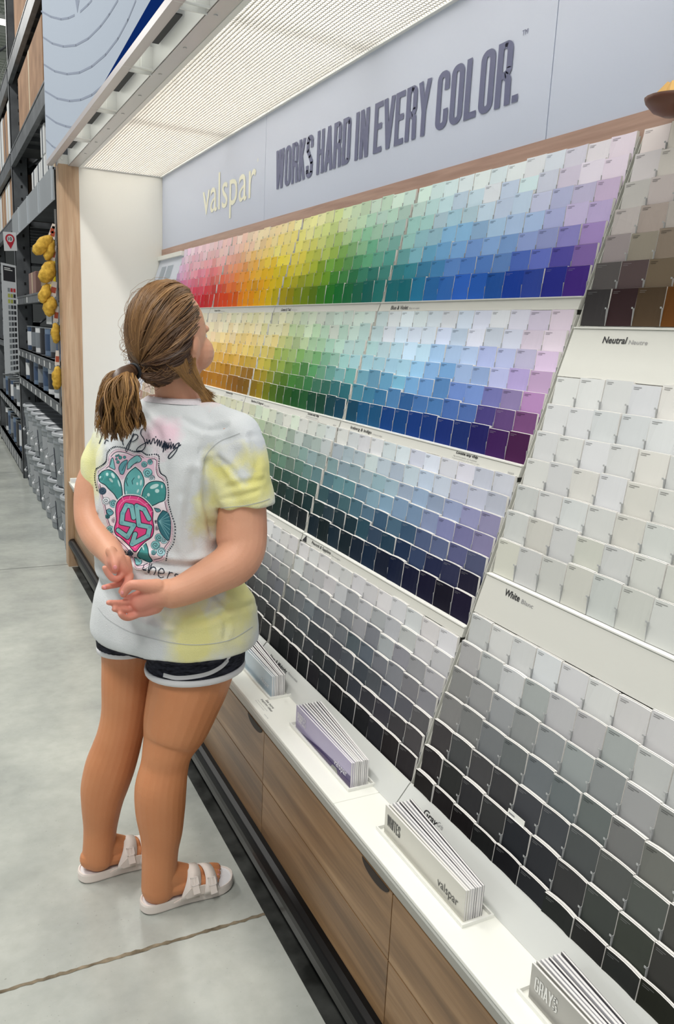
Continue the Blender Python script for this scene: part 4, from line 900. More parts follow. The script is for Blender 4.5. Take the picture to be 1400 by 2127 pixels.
def shirt_mat():
    m = mat('tie_dye_cotton', (208, 212, 214), rough=0.85, spec=0.2, bump=0.35, bscale=420); nt = m.node_tree; b = nt.nodes['Principled BSDF']; b.inputs['Sheen Weight'].default_value = 0.15
    tc = nt.nodes.new('ShaderNodeTexCoord')
    dn = nt.nodes.new('ShaderNodeTexNoise'); dn.inputs['Scale'].default_value = 7; dn.inputs['Detail'].default_value = 8; dn.inputs['Roughness'].default_value = .62; nt.links.new(tc.outputs['Object'], dn.inputs['Vector'])
    wp = nt.nodes.new('ShaderNodeVectorMath'); wp.operation = 'MULTIPLY_ADD'; wp.inputs[1].default_value = (0.16, 0.16, 0.16); nt.links.new(dn.outputs['Color'], wp.inputs[0]); nt.links.new(tc.outputs['Object'], wp.inputs[2])
    cur = nt.nodes.new('ShaderNodeMixRGB'); cur.inputs[0].default_value = 0.5; cur.inputs[1].default_value = (*L(204, 210, 213), 1); cur.inputs[2].default_value = (*L(226, 228, 228), 1)
    gn = nt.nodes.new('ShaderNodeTexNoise'); gn.inputs['Scale'].default_value = 6; gn.inputs['Detail'].default_value = 6; nt.links.new(tc.outputs['Object'], gn.inputs['Vector']); nt.links.new(gn.outputs['Fac'], cur.inputs[0])
    spots = [((512, 1010, 1.63), .085, (236, 230, 140)), ((470, 960, 1.66), .050, (236, 230, 140)), ((548, 985, 1.66), .06, (234, 228, 140)), ((205, 985, 1.90), .07, (230, 226, 150)), ((180, 940, 1.93), .06, (232, 230, 160)),
             ((480, 1255, 1.68), .105, (230, 224, 140)), ((400, 1320, 1.66), .075, (228, 222, 140)), ((520, 1200, 1.72), .08, (232, 228, 150)), ((440, 1040, 1.67), .04, (226, 222, 150)), ((428, 1090, 1.68), .035, (212, 206, 150)),
             ((320, 885, 1.72), .05, (226, 192, 206)), ((300, 925, 1.70), .04, (226, 196, 210)), ((270, 1215, 1.70), .035, (224, 204, 212)), ((430, 845, 1.76), .03, (236, 206, 206)), ((505, 975, 1.64), .030, (206, 212, 222)), ((470, 930, 1.66), .030, (208, 212, 220)), ((450, 1255, 1.66), .035, (212, 216, 218))]
    last = cur.outputs[0]
    for (px, py, y), r, c in spots:
        p = Vector(at(px, py, y)) - Vector(who.location) + Vector((0.08, 0.08, 0.08))
        dd = nt.nodes.new('ShaderNodeVectorMath'); dd.operation = 'DISTANCE'; nt.links.new(wp.outputs[0], dd.inputs[0]); dd.inputs[1].default_value = p
        mr = nt.nodes.new('ShaderNodeMapRange'); mr.inputs['From Min'].default_value = r * 1.25; mr.inputs['From Max'].default_value = r * 0.45; mr.inputs['To Max'].default_value = 0.85; nt.links.new(dd.outputs['Value'], mr.inputs[0])
        mx = nt.nodes.new('ShaderNodeMixRGB'); nt.links.new(mr.outputs[0], mx.inputs[0]); nt.links.new(last, mx.inputs[1]); mx.inputs[2].default_value = (*L(c), 1); last = mx.outputs[0]
    nt.links.new(last, b.inputs['Base Color']); return m
SHIRT = shirt_mat()
shirt = remesh(mb, 'shirt', SHIRT, 0.0046, who, 5, 0.5)
# soft folds
from mathutils import noise as mn
V = vco(shirt); Nn = np.zeros(len(V) * 3); shirt.data.vertices.foreach_get('normal', Nn); Nn = Nn.reshape(-1, 3)
D = np.zeros(len(V)); wl = np.array(who.location)
br = np.array(BR); bf = np.array(BF)
for i in range(len(V)):
    v = V[i]
    l = (v[0] + wl[0] - .49) * br[0] + (v[1] + wl[1] - Y0) * br[1]
    a = mn.noise(Vector((v[0] * 6, v[1] * 6, v[2] * 3.2))) * 0.011 + mn.noise(Vector((v[0] * 15 + 3, v[1] * 15, v[2] * 7 + v[0] * 9))) * 0.005
    z = v[2]
    if z > 1.0 and abs(l) > 0.12: a += 0.0030 * math.sin(z * 70 + l * 95)
    D[i] = a
CREASE = [([(432, 960), (428, 1000), (430, 1050), (440, 1105)], -.009, 9), ([(402, 985), (396, 1060), (408, 1140)], -.005, 11), ([(330, 890), (345, 960), (340, 1040)], -.004, 10), ([(452, 950), (478, 972), (500, 1000)], -.004, 6), ([(470, 1012), (505, 1004), (548, 996)], -.0035, 6),
          ([(462, 1036), (500, 1030), (540, 1018)], -.003, 5), ([(215, 1150), (290, 1163), (380, 1178), (445, 1165)], -.012, 8), ([(300, 1192), (360, 1196), (430, 1185)], -.006, 7), ([(440, 1228), (480, 1262), (522, 1256)], -.005, 8), ([(395, 1296), (440, 1284), (480, 1262)], -.004, 7),
          ([(250, 1250), (300, 1292), (360, 1308)], .004, 8), ([(380, 868), (430, 892), (472, 884)], -.004, 7), ([(300, 862), (325, 905), (322, 940)], -.004, 8), ([(520, 905), (534, 950), (530, 990)], -.003, 7), ([(230, 1000), (236, 1060), (246, 1110)], -.004, 7), ([(375, 1040), (368, 1100), (378, 1150)], .004, 9), ([(222, 940), (214, 975), (206, 1000)], -.004, 6), ([(345, 1215), (352, 1260), (340, 1300)], -.003, 9), ([(460, 1275), (470, 1300), (466, 1325)], -.003, 6)]
Wd = V + wl - CAM; zz = Wd @ CF; PX = 700 + FPX * (Wd @ CR) / zz; PY = 1063.5 - FPX * (Wd @ CU) / zz; front = (Nn * Wd).sum(1) < 0
for pts, dp, w_ in CREASE:
    q = spline([(a * 1.0, b * 1.0) for a, b in pts], 6); dist = np.full(len(V), 1e9); n_ = len(q)
    for i, (a, b) in enumerate(zip(q, q[1:])):
        dx, dy = b[0] - a[0], b[1] - a[1]; t_ = np.clip(((PX - a[0]) * dx + (PY - a[1]) * dy) / (dx * dx + dy * dy + 1e-9), 0, 1)
        fade = 0.35 + 0.65 * math.sin(math.pi * (i + .5) / (n_ - 1)); dist = np.minimum(dist, np.hypot(PX - a[0] - t_ * dx, PY - a[1] - t_ * dy) + (1 - fade) * 6)
    D += np.where(front, dp * (np.exp(-(dist / w_) ** 2) - 0.45 * np.exp(-((dist - 2 * w_) / w_) ** 2)), 0)
k_ = np.clip((V[:, 2] - 0.66) / 0.05, 0.25, 1) * np.clip((1.27 - V[:, 2]) / 0.05, 0.0, 1)
V2 = V + Nn * (D * k_)[:, None]
shirt.data.vertices.foreach_set('co', V2.ravel()); shirt.data.update()
bvs = bvh_of(shirt, who.location)
# collar band
mb = MB(); cr_ = ring_h(371, 832, Y0, 66, .86, n=48)
inner = ring_h(371, 824, Y0, 58, .86, n=48)
o2 = ring_h(371, 834, Y0, 71, .84, n=48)
mb.loft([o2, [p + Vector((0, 0, 0.004)) for p in cr_], [p + Vector((0, 0, 0.001)) for p in inner], [p - Vector((0, 0, 0.008)) for p in inner]], cap=False)
mb.build('collar', mat('collar_rib', (214, 208, 212), rough=.9, bump=.4, bscale=300), shirt, smooth=True)
mb = MB(); ribbon(bvs, [(456, 1056), (480, 1053), (510, 1050), (540, 1043), (560, 1036)], 0.0012, 0.0010, mb)
ribbon(bvs, [(204, 1262), (225, 1286), (270, 1312), (320, 1327), (380, 1338), (430, 1338), (480, 1328), (524, 1302)], 0.0012, 0.0010, mb)
ribbon(bvs, [(420, 975), (426, 950), (438, 932), (458, 916), (480, 907), (498, 900)], 0.0016, 0.0008, mb)
mb.build('seam_stitching', mat('seam_grey', (186, 189, 190), rough=.9), shirt)

# ---- printed artwork on the back of the shirt
class Art:
    def __init__(s, x0, x1, y0, y1, st):
        s.nx = int((x1 - x0) / st); s.ny = int((y1 - y0) / st)
        gx, gy = np.meshgrid(x0 + (np.arange(s.nx) + .5) * st, y0 + (np.arange(s.ny) + .5) * st); s.px = gx; s.py = gy
        s.X = (gx - 190) * 6.257; s.Y = (gy - 860) * 6.257; s.c = np.zeros((s.ny, s.nx, 3)); s.a = np.zeros((s.ny, s.nx)); s.st = st * 6.257
    def win(s, xs, ys, pad):
        x = s.X[0]; y = s.Y[:, 0]
        i0, i1 = np.searchsorted(x, min(xs) - pad), np.searchsorted(x, max(xs) + pad); j0, j1 = np.searchsorted(y, min(ys) - pad), np.searchsorted(y, max(ys) + pad)
        return slice(j0, j1), slice(i0, i1)
    def put(s, w, cov, col):
        col = np.array(L(col)); cov = np.clip(cov, 0, 1)[..., None]
        s.c[w] = s.c[w] * (1 - cov) + col * cov; s.a[w] = np.maximum(s.a[w], cov[..., 0])
    def fill(s, pts, col):
        xs = [p[0] for p in pts]; ys = [p[1] for p in pts]; w = s.win(xs, ys, 4); X, Y = s.X[w], s.Y[w]; ins = np.zeros(X.shape, bool); n = len(pts)
        for i in range(n):
            xa, ya = pts[i]; xb, yb = pts[(i + 1) % n]
            if ya == yb: continue
            c = ((ya > Y) != (yb > Y)) & (X < (xb - xa) * (Y - ya) / (yb - ya) + xa); ins ^= c
        s.put(w, ins.astype(float), col)
    def line(s, pts, wd, col, closed=False):
        n = len(pts)
        for i in range(n if closed else n - 1):
            a, b = pts[i], pts[(i + 1) % n]; w = s.win([a[0], b[0]], [a[1], b[1]], wd + 6); X, Y = s.X[w], s.Y[w]
            dx, dy = b[0] - a[0], b[1] - a[1]; t = np.clip(((X - a[0]) * dx + (Y - a[1]) * dy) / (dx * dx + dy * dy + 1e-9), 0, 1)
            s.put(w, (wd / 2 - np.hypot(X - a[0] - t * dx, Y - a[1] - t * dy)) / s.st + 0.5, col)
    def disc(s, x, y, r, col, ry=None, ang=0):
        ry = ry or r; w = s.win([x - max(r, ry), x + max(r, ry)], [y - max(r, ry), y + max(r, ry)], 4); X, Y = s.X[w] - x, s.Y[w] - y
        c, q = math.cos(ang), math.sin(ang); u = (X * c + Y * q) / r; v = (-X * q + Y * c) / ry
        s.put(w, (1 - np.hypot(u, v)) * min(r, ry) / s.st + 0.5, col)
    def shape(s, pts, fillc, ow=11, halo=32, outc=(24, 40, 58)):
        p = spline(pts + [pts[0]], 5)
        if halo: s.line(p, halo, (238, 234, 236))
        s.fill(p, fillc); s.line(p, ow, outc)
    def spiral(s, x, y, r, c1, sgn=1, wd=7):
        s.disc(x, y, r + 5, (24, 44, 64)); s.disc(x, y, r, c1)
        p = [(x + (r * 0.86 * (1 - t / 26)) * math.cos(sgn * t * 0.42), y + (r * 0.86 * (1 - t / 26)) * math.sin(sgn * t * 0.42)) for t in range(25)]
        s.line(p, wd, (24, 44, 64))
A = Art(196, 404, 888, 1210, 0.62)
NV = (24, 36, 54); TE = (74, 152, 150); TL = (134, 196, 198); PK = (226, 74, 138); LP = (236, 210, 222)
blob = spline([(100, 740), (180, 690), (225, 640), (240, 540), (320, 470), (440, 480), (560, 525), (640, 520), (720, 565), (850, 570), (855, 700), (880, 790), (950, 850), (975, 1000), (975, 1150), (1010, 1290), (1058, 1450), (1040, 1640), (965, 1760), (935, 1880), (820, 1915), (700, 1990), (590, 2000), (550, 1920), (480, 1790), (320, 1620), (215, 1420), (165, 1200), (115, 1000), (85, 850), (100, 740)], 5)
A.line(blob, 34, (238, 226, 232)); A.line(blob, 9, NV); A.fill(blob, (236, 224, 230))
A.line([(600 + (x - 600) * .955, 1200 + (y - 1200) * .965) for x, y in blob], 9, NV); A.line([(600 + (x - 600) * .98, 1200 + (y - 1200) * .982) for x, y in blob], 7, (232, 176, 198))
for i in range(0, len(blob), 1):
    x, y = blob[i]; X_, Y_ = 600 + (x - 600) * 1.075, 1200 + (y - 1200) * 1.055
    if not (X_ < 350 and Y_ > 1000) and Y_ < 1900: A.disc(X_, Y_, 8, NV)
rs = random.Random(3)
A.fill([(250, 560), (420, 520), (620, 560), (820, 600), (830, 860), (600, 700), (400, 860), (230, 700)], (228, 196, 212))
for x, y, r, c, sg in [(195, 1130, 46, (232, 236, 240), 1), (290, 1165, 48, TL, -1), (690, 655, 36, TL, 1), (765, 625, 32, TL, -1), (735, 765, 58, TL, 1), (790, 830, 34, (200, 220, 226), -1), (150, 1000, 44, (70, 96, 116), 1), (880, 1605, 50, TL, 1), (945, 1640, 42, (170, 212, 218), -1), (835, 1705, 56, TL, 1), (905, 1790, 56, (170, 212, 218), -1), (810, 1800, 30, TL, 1), (250, 1500, 46, TL, 1), (510, 1800, 34, (90, 110, 130), 1), (215, 1330, 26, TE, 1), (850, 1480, 26, (224, 210, 220), 1), (840, 1400, 20, (224, 210, 220), -1), (300, 1380, 30, LP, 1), (330, 1000, 20, TE, 1), (700, 1870, 30, TE, 1)]:
    A.spiral(x, y, r, c, sg)
for x, y, r in [(330, 548, 12), (356, 538, 10), (330, 588, 12), (380, 568, 20), (435, 564, 16), (350, 626, 18), (1000, 1350, 6)]: A.disc(x, y, r + 5, NV); A.disc(x, y, r, TE)
for pts in [[(240, 690), (250, 620), (280, 570), (300, 640), (310, 720)], [(380, 780), (360, 700), (400, 630), (470, 600), (450, 690), (420, 780)], [(470, 720), (480, 630), (540, 570), (600, 540), (650, 580), (640, 620), (560, 650), (510, 700)], [(200, 1250), (240, 1230), (290, 1280), (250, 1320), (210, 1290)], [(820, 1220), (880, 1230), (900, 1260), (850, 1270)], [(560, 1860), (640, 1880), (650, 1950), (580, 1960)]]:
    A.shape(pts, TL if rs.random() < .5 else (104, 170, 180), 8, 0)
    a, b = pts[0], pts[len(pts) // 2]; A.line([((a[0] * 3 + b[0]) / 4, (a[1] * 3 + b[1]) / 4), ((a[0] + b[0] * 3) / 4, (a[1] + b[1] * 3) / 4)], 6, NV)
fan = [(930, 1250), (1000, 1290), (1035, 1420), (1020, 1600), (985, 1640), (900, 1540), (860, 1400), (880, 1320)]
A.shape(fan, (58, 116, 128), 9, 14)
for k in range(7): A.line([(880, 1390), (1030 - abs(k - 3) * 8, 1270 + k * 58)], 5, (140, 196, 202))
A.shape([(95, 800), (150, 745), (240, 725), (320, 780), (380, 880), (405, 1010), (398, 1080), (355, 1120), (300, 1040), (240, 985), (180, 920), (110, 880)], TE)
A.shape([(575, 690), (650, 760), (688, 870), (670, 980), (620, 1085), (540, 1080), (450, 1070), (430, 930), (450, 830), (500, 750)], (104, 178, 178))
A.shape([(650, 1100), (680, 980), (740, 900), (830, 872), (930, 890), (968, 960), (970, 1060), (950, 1120), (880, 1150), (820, 1180), (760, 1195), (690, 1160)], TE)
A.shape([(700, 1650), (640, 1760), (600, 1840), (680, 1900), (760, 1930), (795, 1900), (750, 1830), (735, 1740)], TE)
for x, y, r, ry, an in [(210, 785, 16, 22, 0), (285, 800, 18, 38, -.5), (260, 860, 16, 34, -.7), (360, 900, 9, 46, -.3), (620, 818, 14, 22, 0), (648, 890, 12, 38, .1), (600, 905, 12, 18, 0), (608, 1000, 12, 26, .4), (458, 1020, 8, 24, 0), (820, 940, 58, 26, -.4), (855, 998, 26, 26, 0), (915, 940, 11, 24, 0), (745, 1048, 18, 22, 0), (715, 1078, 7, 7, 0), (118, 825, 9, 22, .5), (675, 1740, 9, 34, -.3)]:
    A.disc(x, y, r, (196, 226, 224), ry, an)
A.line([(470, 830), (455, 880), (478, 935)], 8, NV); A.line([(560, 830), (530, 870), (540, 912)], 8, NV)
shell = [(370, 1110), (430, 1068), (530, 1058), (640, 1080), (740, 1160), (800, 1250), (800, 1370), (815, 1480), (790, 1590), (700, 1660), (640, 1720), (570, 1790), (480, 1700), (400, 1620), (325, 1570), (300, 1490), (325, 1380), (320, 1250), (335, 1160)]
A.shape(shell, PK, 12, 34)
A.line([(565 + (x - 565) * .86, 1400 + (y - 1400) * .86) for x, y in shell] + [(565 + (shell[0][0] - 565) * .86, 1400 + (shell[0][1] - 1400) * .86)], 7, (248, 160, 196))
for a, b in [((420, 1130), (400, 1075)), ((500, 1100), (510, 1062)), ((600, 1110), (620, 1078)), ((700, 1170), (735, 1160)), ((760, 1280), (800, 1260))]: A.line([a, b], 6, (248, 160, 196))
S1 = [(552, 1345), (525, 1200), (460, 1185), (410, 1290), (398, 1410), (555, 1445), (470, 1595), (352, 1510)]
S2 = [(752, 1360), (690, 1240), (592, 1195), (622, 1440), (762, 1468), (738, 1580), (532, 1690), (572, 1560)]
for s_ in (S1, S2): A.line(s_, 74, NV)
for s_ in (S1, S2): A.line(s_, 54, TL)
for s_ in (S1, S2):
    for x, y in s_[1:-1]: A.disc(x, y, 20, (112, 178, 186))
for st_ in [[(150, 250), (128, 320), (104, 385)], [(175, 384), (196, 340), (222, 350)], [(400, 330), (416, 402)], [(548, 255), (500, 400), (462, 492), (455, 440), (520, 330), (560, 268), (604, 282), (590, 330), (536, 362)],
            [(704, 222), (694, 190), (655, 208), (645, 262), (682, 322), (706, 390), (690, 450), (640, 490), (592, 492), (600, 450), (660, 402), (722, 372)], [(722, 330), (735, 388), (757, 340), (772, 392), (802, 320)], [(816, 320), (822, 382), (852, 340)],
            [(862, 330), (858, 412), (886, 342), (892, 422), (916, 352), (920, 440), (942, 380)], [(952, 352), (932, 492), (966, 362), (962, 470), (986, 372), (986, 452), (1002, 400)], [(1012, 372), (1002, 442), (1032, 400)],
            [(1038, 366), (1032, 452), (1066, 386), (1066, 452), (1088, 410)], [(1134, 376), (1096, 400), (1090, 440), (1126, 430), (1142, 380), (1102, 480), (1042, 560), (1006, 576), (1010, 540), (1080, 460), (1162, 400)]]:
    A.line(spline(st_, 5), 10, NV)
A.disc(836, 300, 7, NV); A.disc(1022, 334, 7, NV); A.disc(640, 440, 4, NV)
for st_ in [[(900, 350), (880, 440), (868, 500)], [(925, 380), (900, 450), (880, 512)], [(888, 478), (925, 436), (962, 432), (986, 462), (972, 510), (955, 542)], [(1028, 512), (1072, 520), (1112, 512), (1100, 466), (1062, 452), (1030, 490), (1024, 545), (1055, 590), (1104, 578)], [(1196, 496), (1176, 550), (1160, 598)], [(1178, 540), (1210, 508), (1246, 516)], [(1330, 540), (1290, 530), (1276, 556), (1310, 585), (1290, 615), (1256, 604)], [(812, 395), (790, 460), (840, 470)]]:
    A.line(spline([(x * .849, 1627 + y * .849) for x, y in st_], 5), 9, NV)
idx = -np.ones((A.ny + 1, A.nx + 1), int); vs = []; need = np.zeros((A.ny + 1, A.nx + 1), bool); msk = A.a > 0.35
need[:-1, :-1] |= msk; need[1:, :-1] |= msk; need[:-1, 1:] |= msk; need[1:, 1:] |= msk
camv = Vector(CAM)
for j in range(A.ny + 1):
    for i in range(A.nx + 1):
        if need[j, i]:
            d = Vector(ray(196 + i * 0.62, 888 + j * 0.62)).normalized(); h = bvs.ray_cast(camv, d)
            if h[0] is not None and (h[0] - Vector((0.34, 1.72, 1.0))).length < 0.30 and h[1].dot(d) < -0.05:
                idx[j, i] = len(vs); vs.append(h[0] + h[1] * 0.0013)
mb = MB(); V3 = vs
for j in range(A.ny):
    for i in range(A.nx):
        if msk[j, i]:
            q = (idx[j, i], idx[j + 1, i], idx[j + 1, i + 1], idx[j, i + 1])
            if min(q) >= 0 and (V3[q[0]] - V3[q[2]]).length < 0.006:
                mb.f.append(q); mb.c.append(tuple(A.c[j, i])); mb.mi.append(0)
mb.v = [tuple(v) for v in V3]
mb.build('printed_artwork', attr_mat('print_ink', rough=0.75, spec=0.2), shirt, smooth=True)

# ---- shorts
NAVY = mat('navy_knit', (17, 19, 34), rough=0.8, spec=0.25, noise=0.35, nscale=60, bump=.3, bscale=200, stretch=(1, 1, 4)); TRIM = mat('white_piping', (226, 226, 228), rough=.7)
mb = MB()
mb.loft([ring_h(366, 1235, Y0, 128, .82), ring_h(366, 1280, Y0, 146, .82), ring_h(364, 1325, Y0, 150, .80)])
def hring(px, py, y, r, n=36, sx=1.0, rise=0.0):
    c = Vector(at(px, py, y)); R_ = r / ppm(c); return [c + Vector((R_ * sx * math.cos(2 * math.pi * k / n), R_ * math.sin(2 * math.pi * k / n) * 0.92, rise * math.cos(2 * math.pi * k / n))) for k in range(n)]
RL = [hring(408, 1300, 1.80, 100), hring(410, 1345, 1.785, 101), hring(406, 1384, 1.775, 102, rise=0.004)]
LLg = [hring(272, 1270, 1.90, 74), hring(266, 1315, 1.90, 66), hring(261, 1347, 1.90, 57.5)]
mb.loft(RL); mb.loft(LLg)
shorts = remesh(mb, 'shorts', NAVY, 0.005, who, 3, 0.5)
for nm, rg in (('right', RL), ('left', LLg)):
    b0 = rg[2]; c = sum(b0, Vector()) / len(b0)
    def off(k, z): return [c + (p - c) * k + Vector((0, 0, z)) for p in b0]
    mb = MB(); mb.loft([off(0.99, -0.003), off(1.015, -0.002), off(1.022, 0.006), off(1.012, 0.0125), off(0.98, 0.0125), off(.93, -.003), off(0.99, -0.003)], cap=False); mb.build('leg_piping', TRIM, shorts, smooth=True)
bvsh = bvh_of(shorts, who.location)
mb = MB(); ribbon(bvsh, [(476, 1362), (470, 1374), (456, 1387), (432, 1399), (400, 1406), (366, 1408), (340, 1402)], 0.0095, 0.0016, mb); mb.build('side_piping', TRIM, shorts)

# ---- hair
POLE = P3(279, 768, 1.768); dT = (POLE - HC).normalized(); Uh = (HZ - dT * HZ.dot(dT)).normalized(); Vh = (HR - dT * HR.dot(dT) - Uh * HR.dot(Uh)).normalized()
def hrad(d, k=0.0):
    a = d.dot(HF); b_ = d.dot(HR); c = d.dot(HZ); return 1 / math.sqrt((a / 0.104) ** 2 + (b_ / 0.087) ** 2 + (c / 0.119) ** 2) + k
def hdir(t, p): return (dT * math.cos(t) + (Uh * math.cos(p) + Vh * math.sin(p)) * math.sin(t)).normalized()
KEYS = [(0, 142), (20, 138), (40, 130), (60, 120), (75, 106), (86, 82), (105, 64), (125, 50), (150, 40), (180, 36)]
def tmax(p):
    a = abs((math.degrees(p) + 180) % 360 - 180)
    for (x0, y0), (x1, y1) in zip(KEYS, KEYS[1:]):
        if a <= x1: return math.radians(y0 + (y1 - y0) * (a - x0) / (x1 - x0))
    return math.radians(36)
HAIR = attr_mat('hair', rough=0.42, spec=0.45)
mb = MB(); NP = 72; NT = 22; vs = []
for j in range(NT + 1):
    for i in range(NP):
        p = 2 * math.pi * i / NP; t = (tmax(p) - 0.03) * (j / NT); d = hdir(t, p); vs.append(HC + d * (hrad(d, -0.003 + 0.002 * math.sin(p * 19)) * (1 if j < NT else 0.93)))
fs = [(j * NP + i, j * NP + (i + 1) % NP, (j + 1) * NP + (i + 1) % NP, (j + 1) * NP + i) for j in range(NT) for i in range(NP)]
mb.raw(vs, fs, L(78, 54, 38))
hairbase = mb.build('hair', HAIR, who, smooth=True)
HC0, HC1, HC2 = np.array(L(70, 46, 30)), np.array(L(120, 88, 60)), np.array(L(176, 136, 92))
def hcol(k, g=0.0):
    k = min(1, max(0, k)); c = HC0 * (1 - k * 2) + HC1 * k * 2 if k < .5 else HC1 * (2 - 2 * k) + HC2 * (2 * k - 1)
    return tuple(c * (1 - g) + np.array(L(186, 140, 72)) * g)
def strand(mb, pts, r0, r1, k, g=0.0):
    n = len(pts); rr = [max(0.0003, (r0 + (r1 - r0) * i / (n - 1)) * (0.5 if i in (0,) else 1) * (1 - 0.7 * (i == n - 1))) for i in range(n)]
    mb.tube(pts, rr, 3, hcol(k, g), cap=False)
hr = random.Random(11)
mb = MB()
for cidx in range(230):
    pc = hr.uniform(-math.pi, math.pi); kc = 0.30 + 0.75 * mn.noise(Vector((math.cos(pc) * 5, math.sin(pc) * 5, 1.3))) + hr.uniform(-.25, .3)
    amc = hr.uniform(-.10, .10); phc = hr.uniform(0, 6.28); lc = hr.uniform(-.001, .0045); frc = hr.uniform(1.5, 3.5); full = hr.random() < .8
    tmc = tmax(pc); t1c = 0.02 if hr.random() < .75 else hr.uniform(.05, .5); t0c = 1.0 if full else hr.uniform(.5, .95); wd = hr.uniform(.02, .055)
    for i in range(11):
        e = hr.gauss(0, 1); p = pc + e * wd; t0 = tmax(p) * t0c * hr.uniform(0.94, 1.02); pts = []
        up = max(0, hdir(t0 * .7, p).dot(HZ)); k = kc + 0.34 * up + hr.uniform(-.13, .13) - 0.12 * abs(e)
        for q in range(12):
            f_ = q / 11; t = t0 + (t1c - t0) * f_; d = hdir(t, p + amc * math.sin(phc + t * frc) + 0.05 * math.sin(p * 7) - e * wd * 0.5 * f_)
            pts.append(HC + d * hrad(d, lc * math.sin(math.pi * min(1, f_ * 1.3)) - 0.0010 * e * e + 0.0012))
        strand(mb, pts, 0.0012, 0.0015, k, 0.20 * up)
for i in range(120):   # flyaways
    p = hr.uniform(-math.pi, math.pi); t0 = hr.uniform(.2, 1) * tmax(p); ph = hr.uniform(0, 6); pts = []
    for q in range(7):
        d = hdir(t0 - 0.5 * q / 6 * t0, p + 0.06 * math.sin(ph + q)); pts.append(HC + d * hrad(d, 0.002 + 0.018 * math.sin(q / 6 * 3.1) * hr.uniform(.6, 1)))
    mb.tube(pts, 0.00035, 3, hcol(.7, .2), cap=False)
o = mb.build('hair_strands', HAIR, who, smooth=True); tag(o, kind='stuff')
def bez(P, n=11):
    out = []
    for i in range(n):
        t = i / (n - 1); a = (1 - t)
        out.append(P[0] * a ** 3 + P[1] * 3 * a * a * t + P[2] * 3 * a * t * t + P[3] * t ** 3)
    return out
mb = MB()
for i in range(900):   # loose lock before the ear, then the hair swept under it
    f = hr.random()
    if i < 330:
        a = P3(398 + hr.uniform(-10, 16), 672 + hr.uniform(-20, 34), 1.775); b_ = P3(392 + hr.uniform(-14, 4), 745 + hr.uniform(-10, 20), 1.742); c = P3(404 + hr.uniform(-10, 12), 795, 1.74); d = P3(434 + hr.gauss(0, 5), 838 + hr.uniform(-16, 6), 1.752)
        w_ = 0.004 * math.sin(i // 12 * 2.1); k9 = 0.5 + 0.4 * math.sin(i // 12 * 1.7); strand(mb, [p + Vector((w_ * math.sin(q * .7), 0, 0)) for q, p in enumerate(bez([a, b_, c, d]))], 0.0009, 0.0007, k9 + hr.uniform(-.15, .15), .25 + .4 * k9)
    elif i < 560:
        a = P3(hr.uniform(330, 385), hr.uniform(690, 750), 1.738); b_ = P3(hr.uniform(350, 390), hr.uniform(760, 785), 1.735); c = P3(hr.uniform(392, 412), hr.uniform(785, 806), 1.74); d = P3(438 + hr.gauss(0, 5), 836 + hr.uniform(-20, 8), 1.755)
        strand(mb, bez([a, b_, c, d]), 0.0009, 0.0008, hr.uniform(.15, .7), hr.uniform(.1, .55))
    else:
        a = P3(hr.uniform(350, 400), hr.uniform(735, 775), 1.738); b_ = P3(hr.uniform(330, 365), hr.uniform(775, 800), 1.742); c = P3(hr.uniform(300, 325), hr.uniform(776, 800), 1.755); d = P3(283, 775, 1.765)
        strand(mb, bez([a, b_, c, d]), 0.0011, 0.0010, hr.uniform(.0, .4))
o = mb.build('loose_lock', HAIR, who, smooth=True); tag(o, kind='stuff')
pony = MB(); cm = L(84, 58, 36)
core = MB(); chain(core, [(P3(270, 772, 1.757), 0.016), (P3(250, 790, 1.738), 0.022), (P3(246, 830, 1.728), 0.027), (P3(250, 862, 1.725), 0.020), (P3(252, 880, 1.722), 0.010)], 20); core.c = [L(74, 50, 32)] * len(core.f)
pt = core.build('ponytail', HAIR, who, smooth=True)
mb = MB()
for cidx in range(95):
    uc = hr.uniform(-1.55, 1.55); vc = hr.choice([-1, 1]) * hr.uniform(.2, 1.3) if abs(uc) < 1.2 else hr.uniform(-.6, .6); cut = hr.uniform(.78, 1.0) if hr.random() < .5 else 1.0
    kc = 0.36 + 0.5 * math.sin(uc * 9 + vc * 4) + hr.uniform(-.2, .3); gc = hr.uniform(.05, .5); wa = hr.uniform(.004, .013) * hr.choice([-1, 1]); wp_ = hr.uniform(0, 6.28); fl = hr.gauss(0, 9); ey = hr.uniform(-14, 16)
    for i in range(17):
        eu, ev = hr.gauss(0, .10), hr.gauss(0, .12); u = uc + eu; v = vc + ev
        a = P3(275 + 2 * u, 771 + 4 * v, 1.757 + 0.004 * v); b_ = P3(246 + 19 * u, 752 + 14 * abs(u), 1.732 - 0.034 * v); c = P3(242 + 33 * u, 838, 1.722 - 0.040 * v)
        d = P3(250 + 24 * u - 8 * eu + fl, 902 - 10 * abs(u) + ey + hr.uniform(-7, 4), 1.716 - 0.022 * v)
        pts = bez([a, b_, c, d], 15)
        pts = [p + Vector((wa * math.sin(wp_ + q * .62) * (q / 14) ** .8, 0, 0.002 * math.cos(wp_ + q * .5))) for q, p in enumerate(pts)][:max(8, int(15 * cut))]
        strand(mb, pts, 0.0010, 0.0012, kc + hr.uniform(-.14, .14), gc)
for i in range(130):
    a = P3(262, 770, 1.75); pts = bez([a, P3(200 + hr.uniform(-8, 20), 765 + hr.uniform(-15, 15), 1.73), P3(196 + hr.uniform(-6, 20), 850, 1.72), P3(208 + hr.uniform(-12, 30), 905 + hr.uniform(-25, 8), 1.72)], 12); mb.tube(pts, 0.0004, 3, hcol(.7, .3), cap=False)
o = mb.build('ponytail_strands', HAIR, pt, smooth=True); tag(o, kind='stuff')
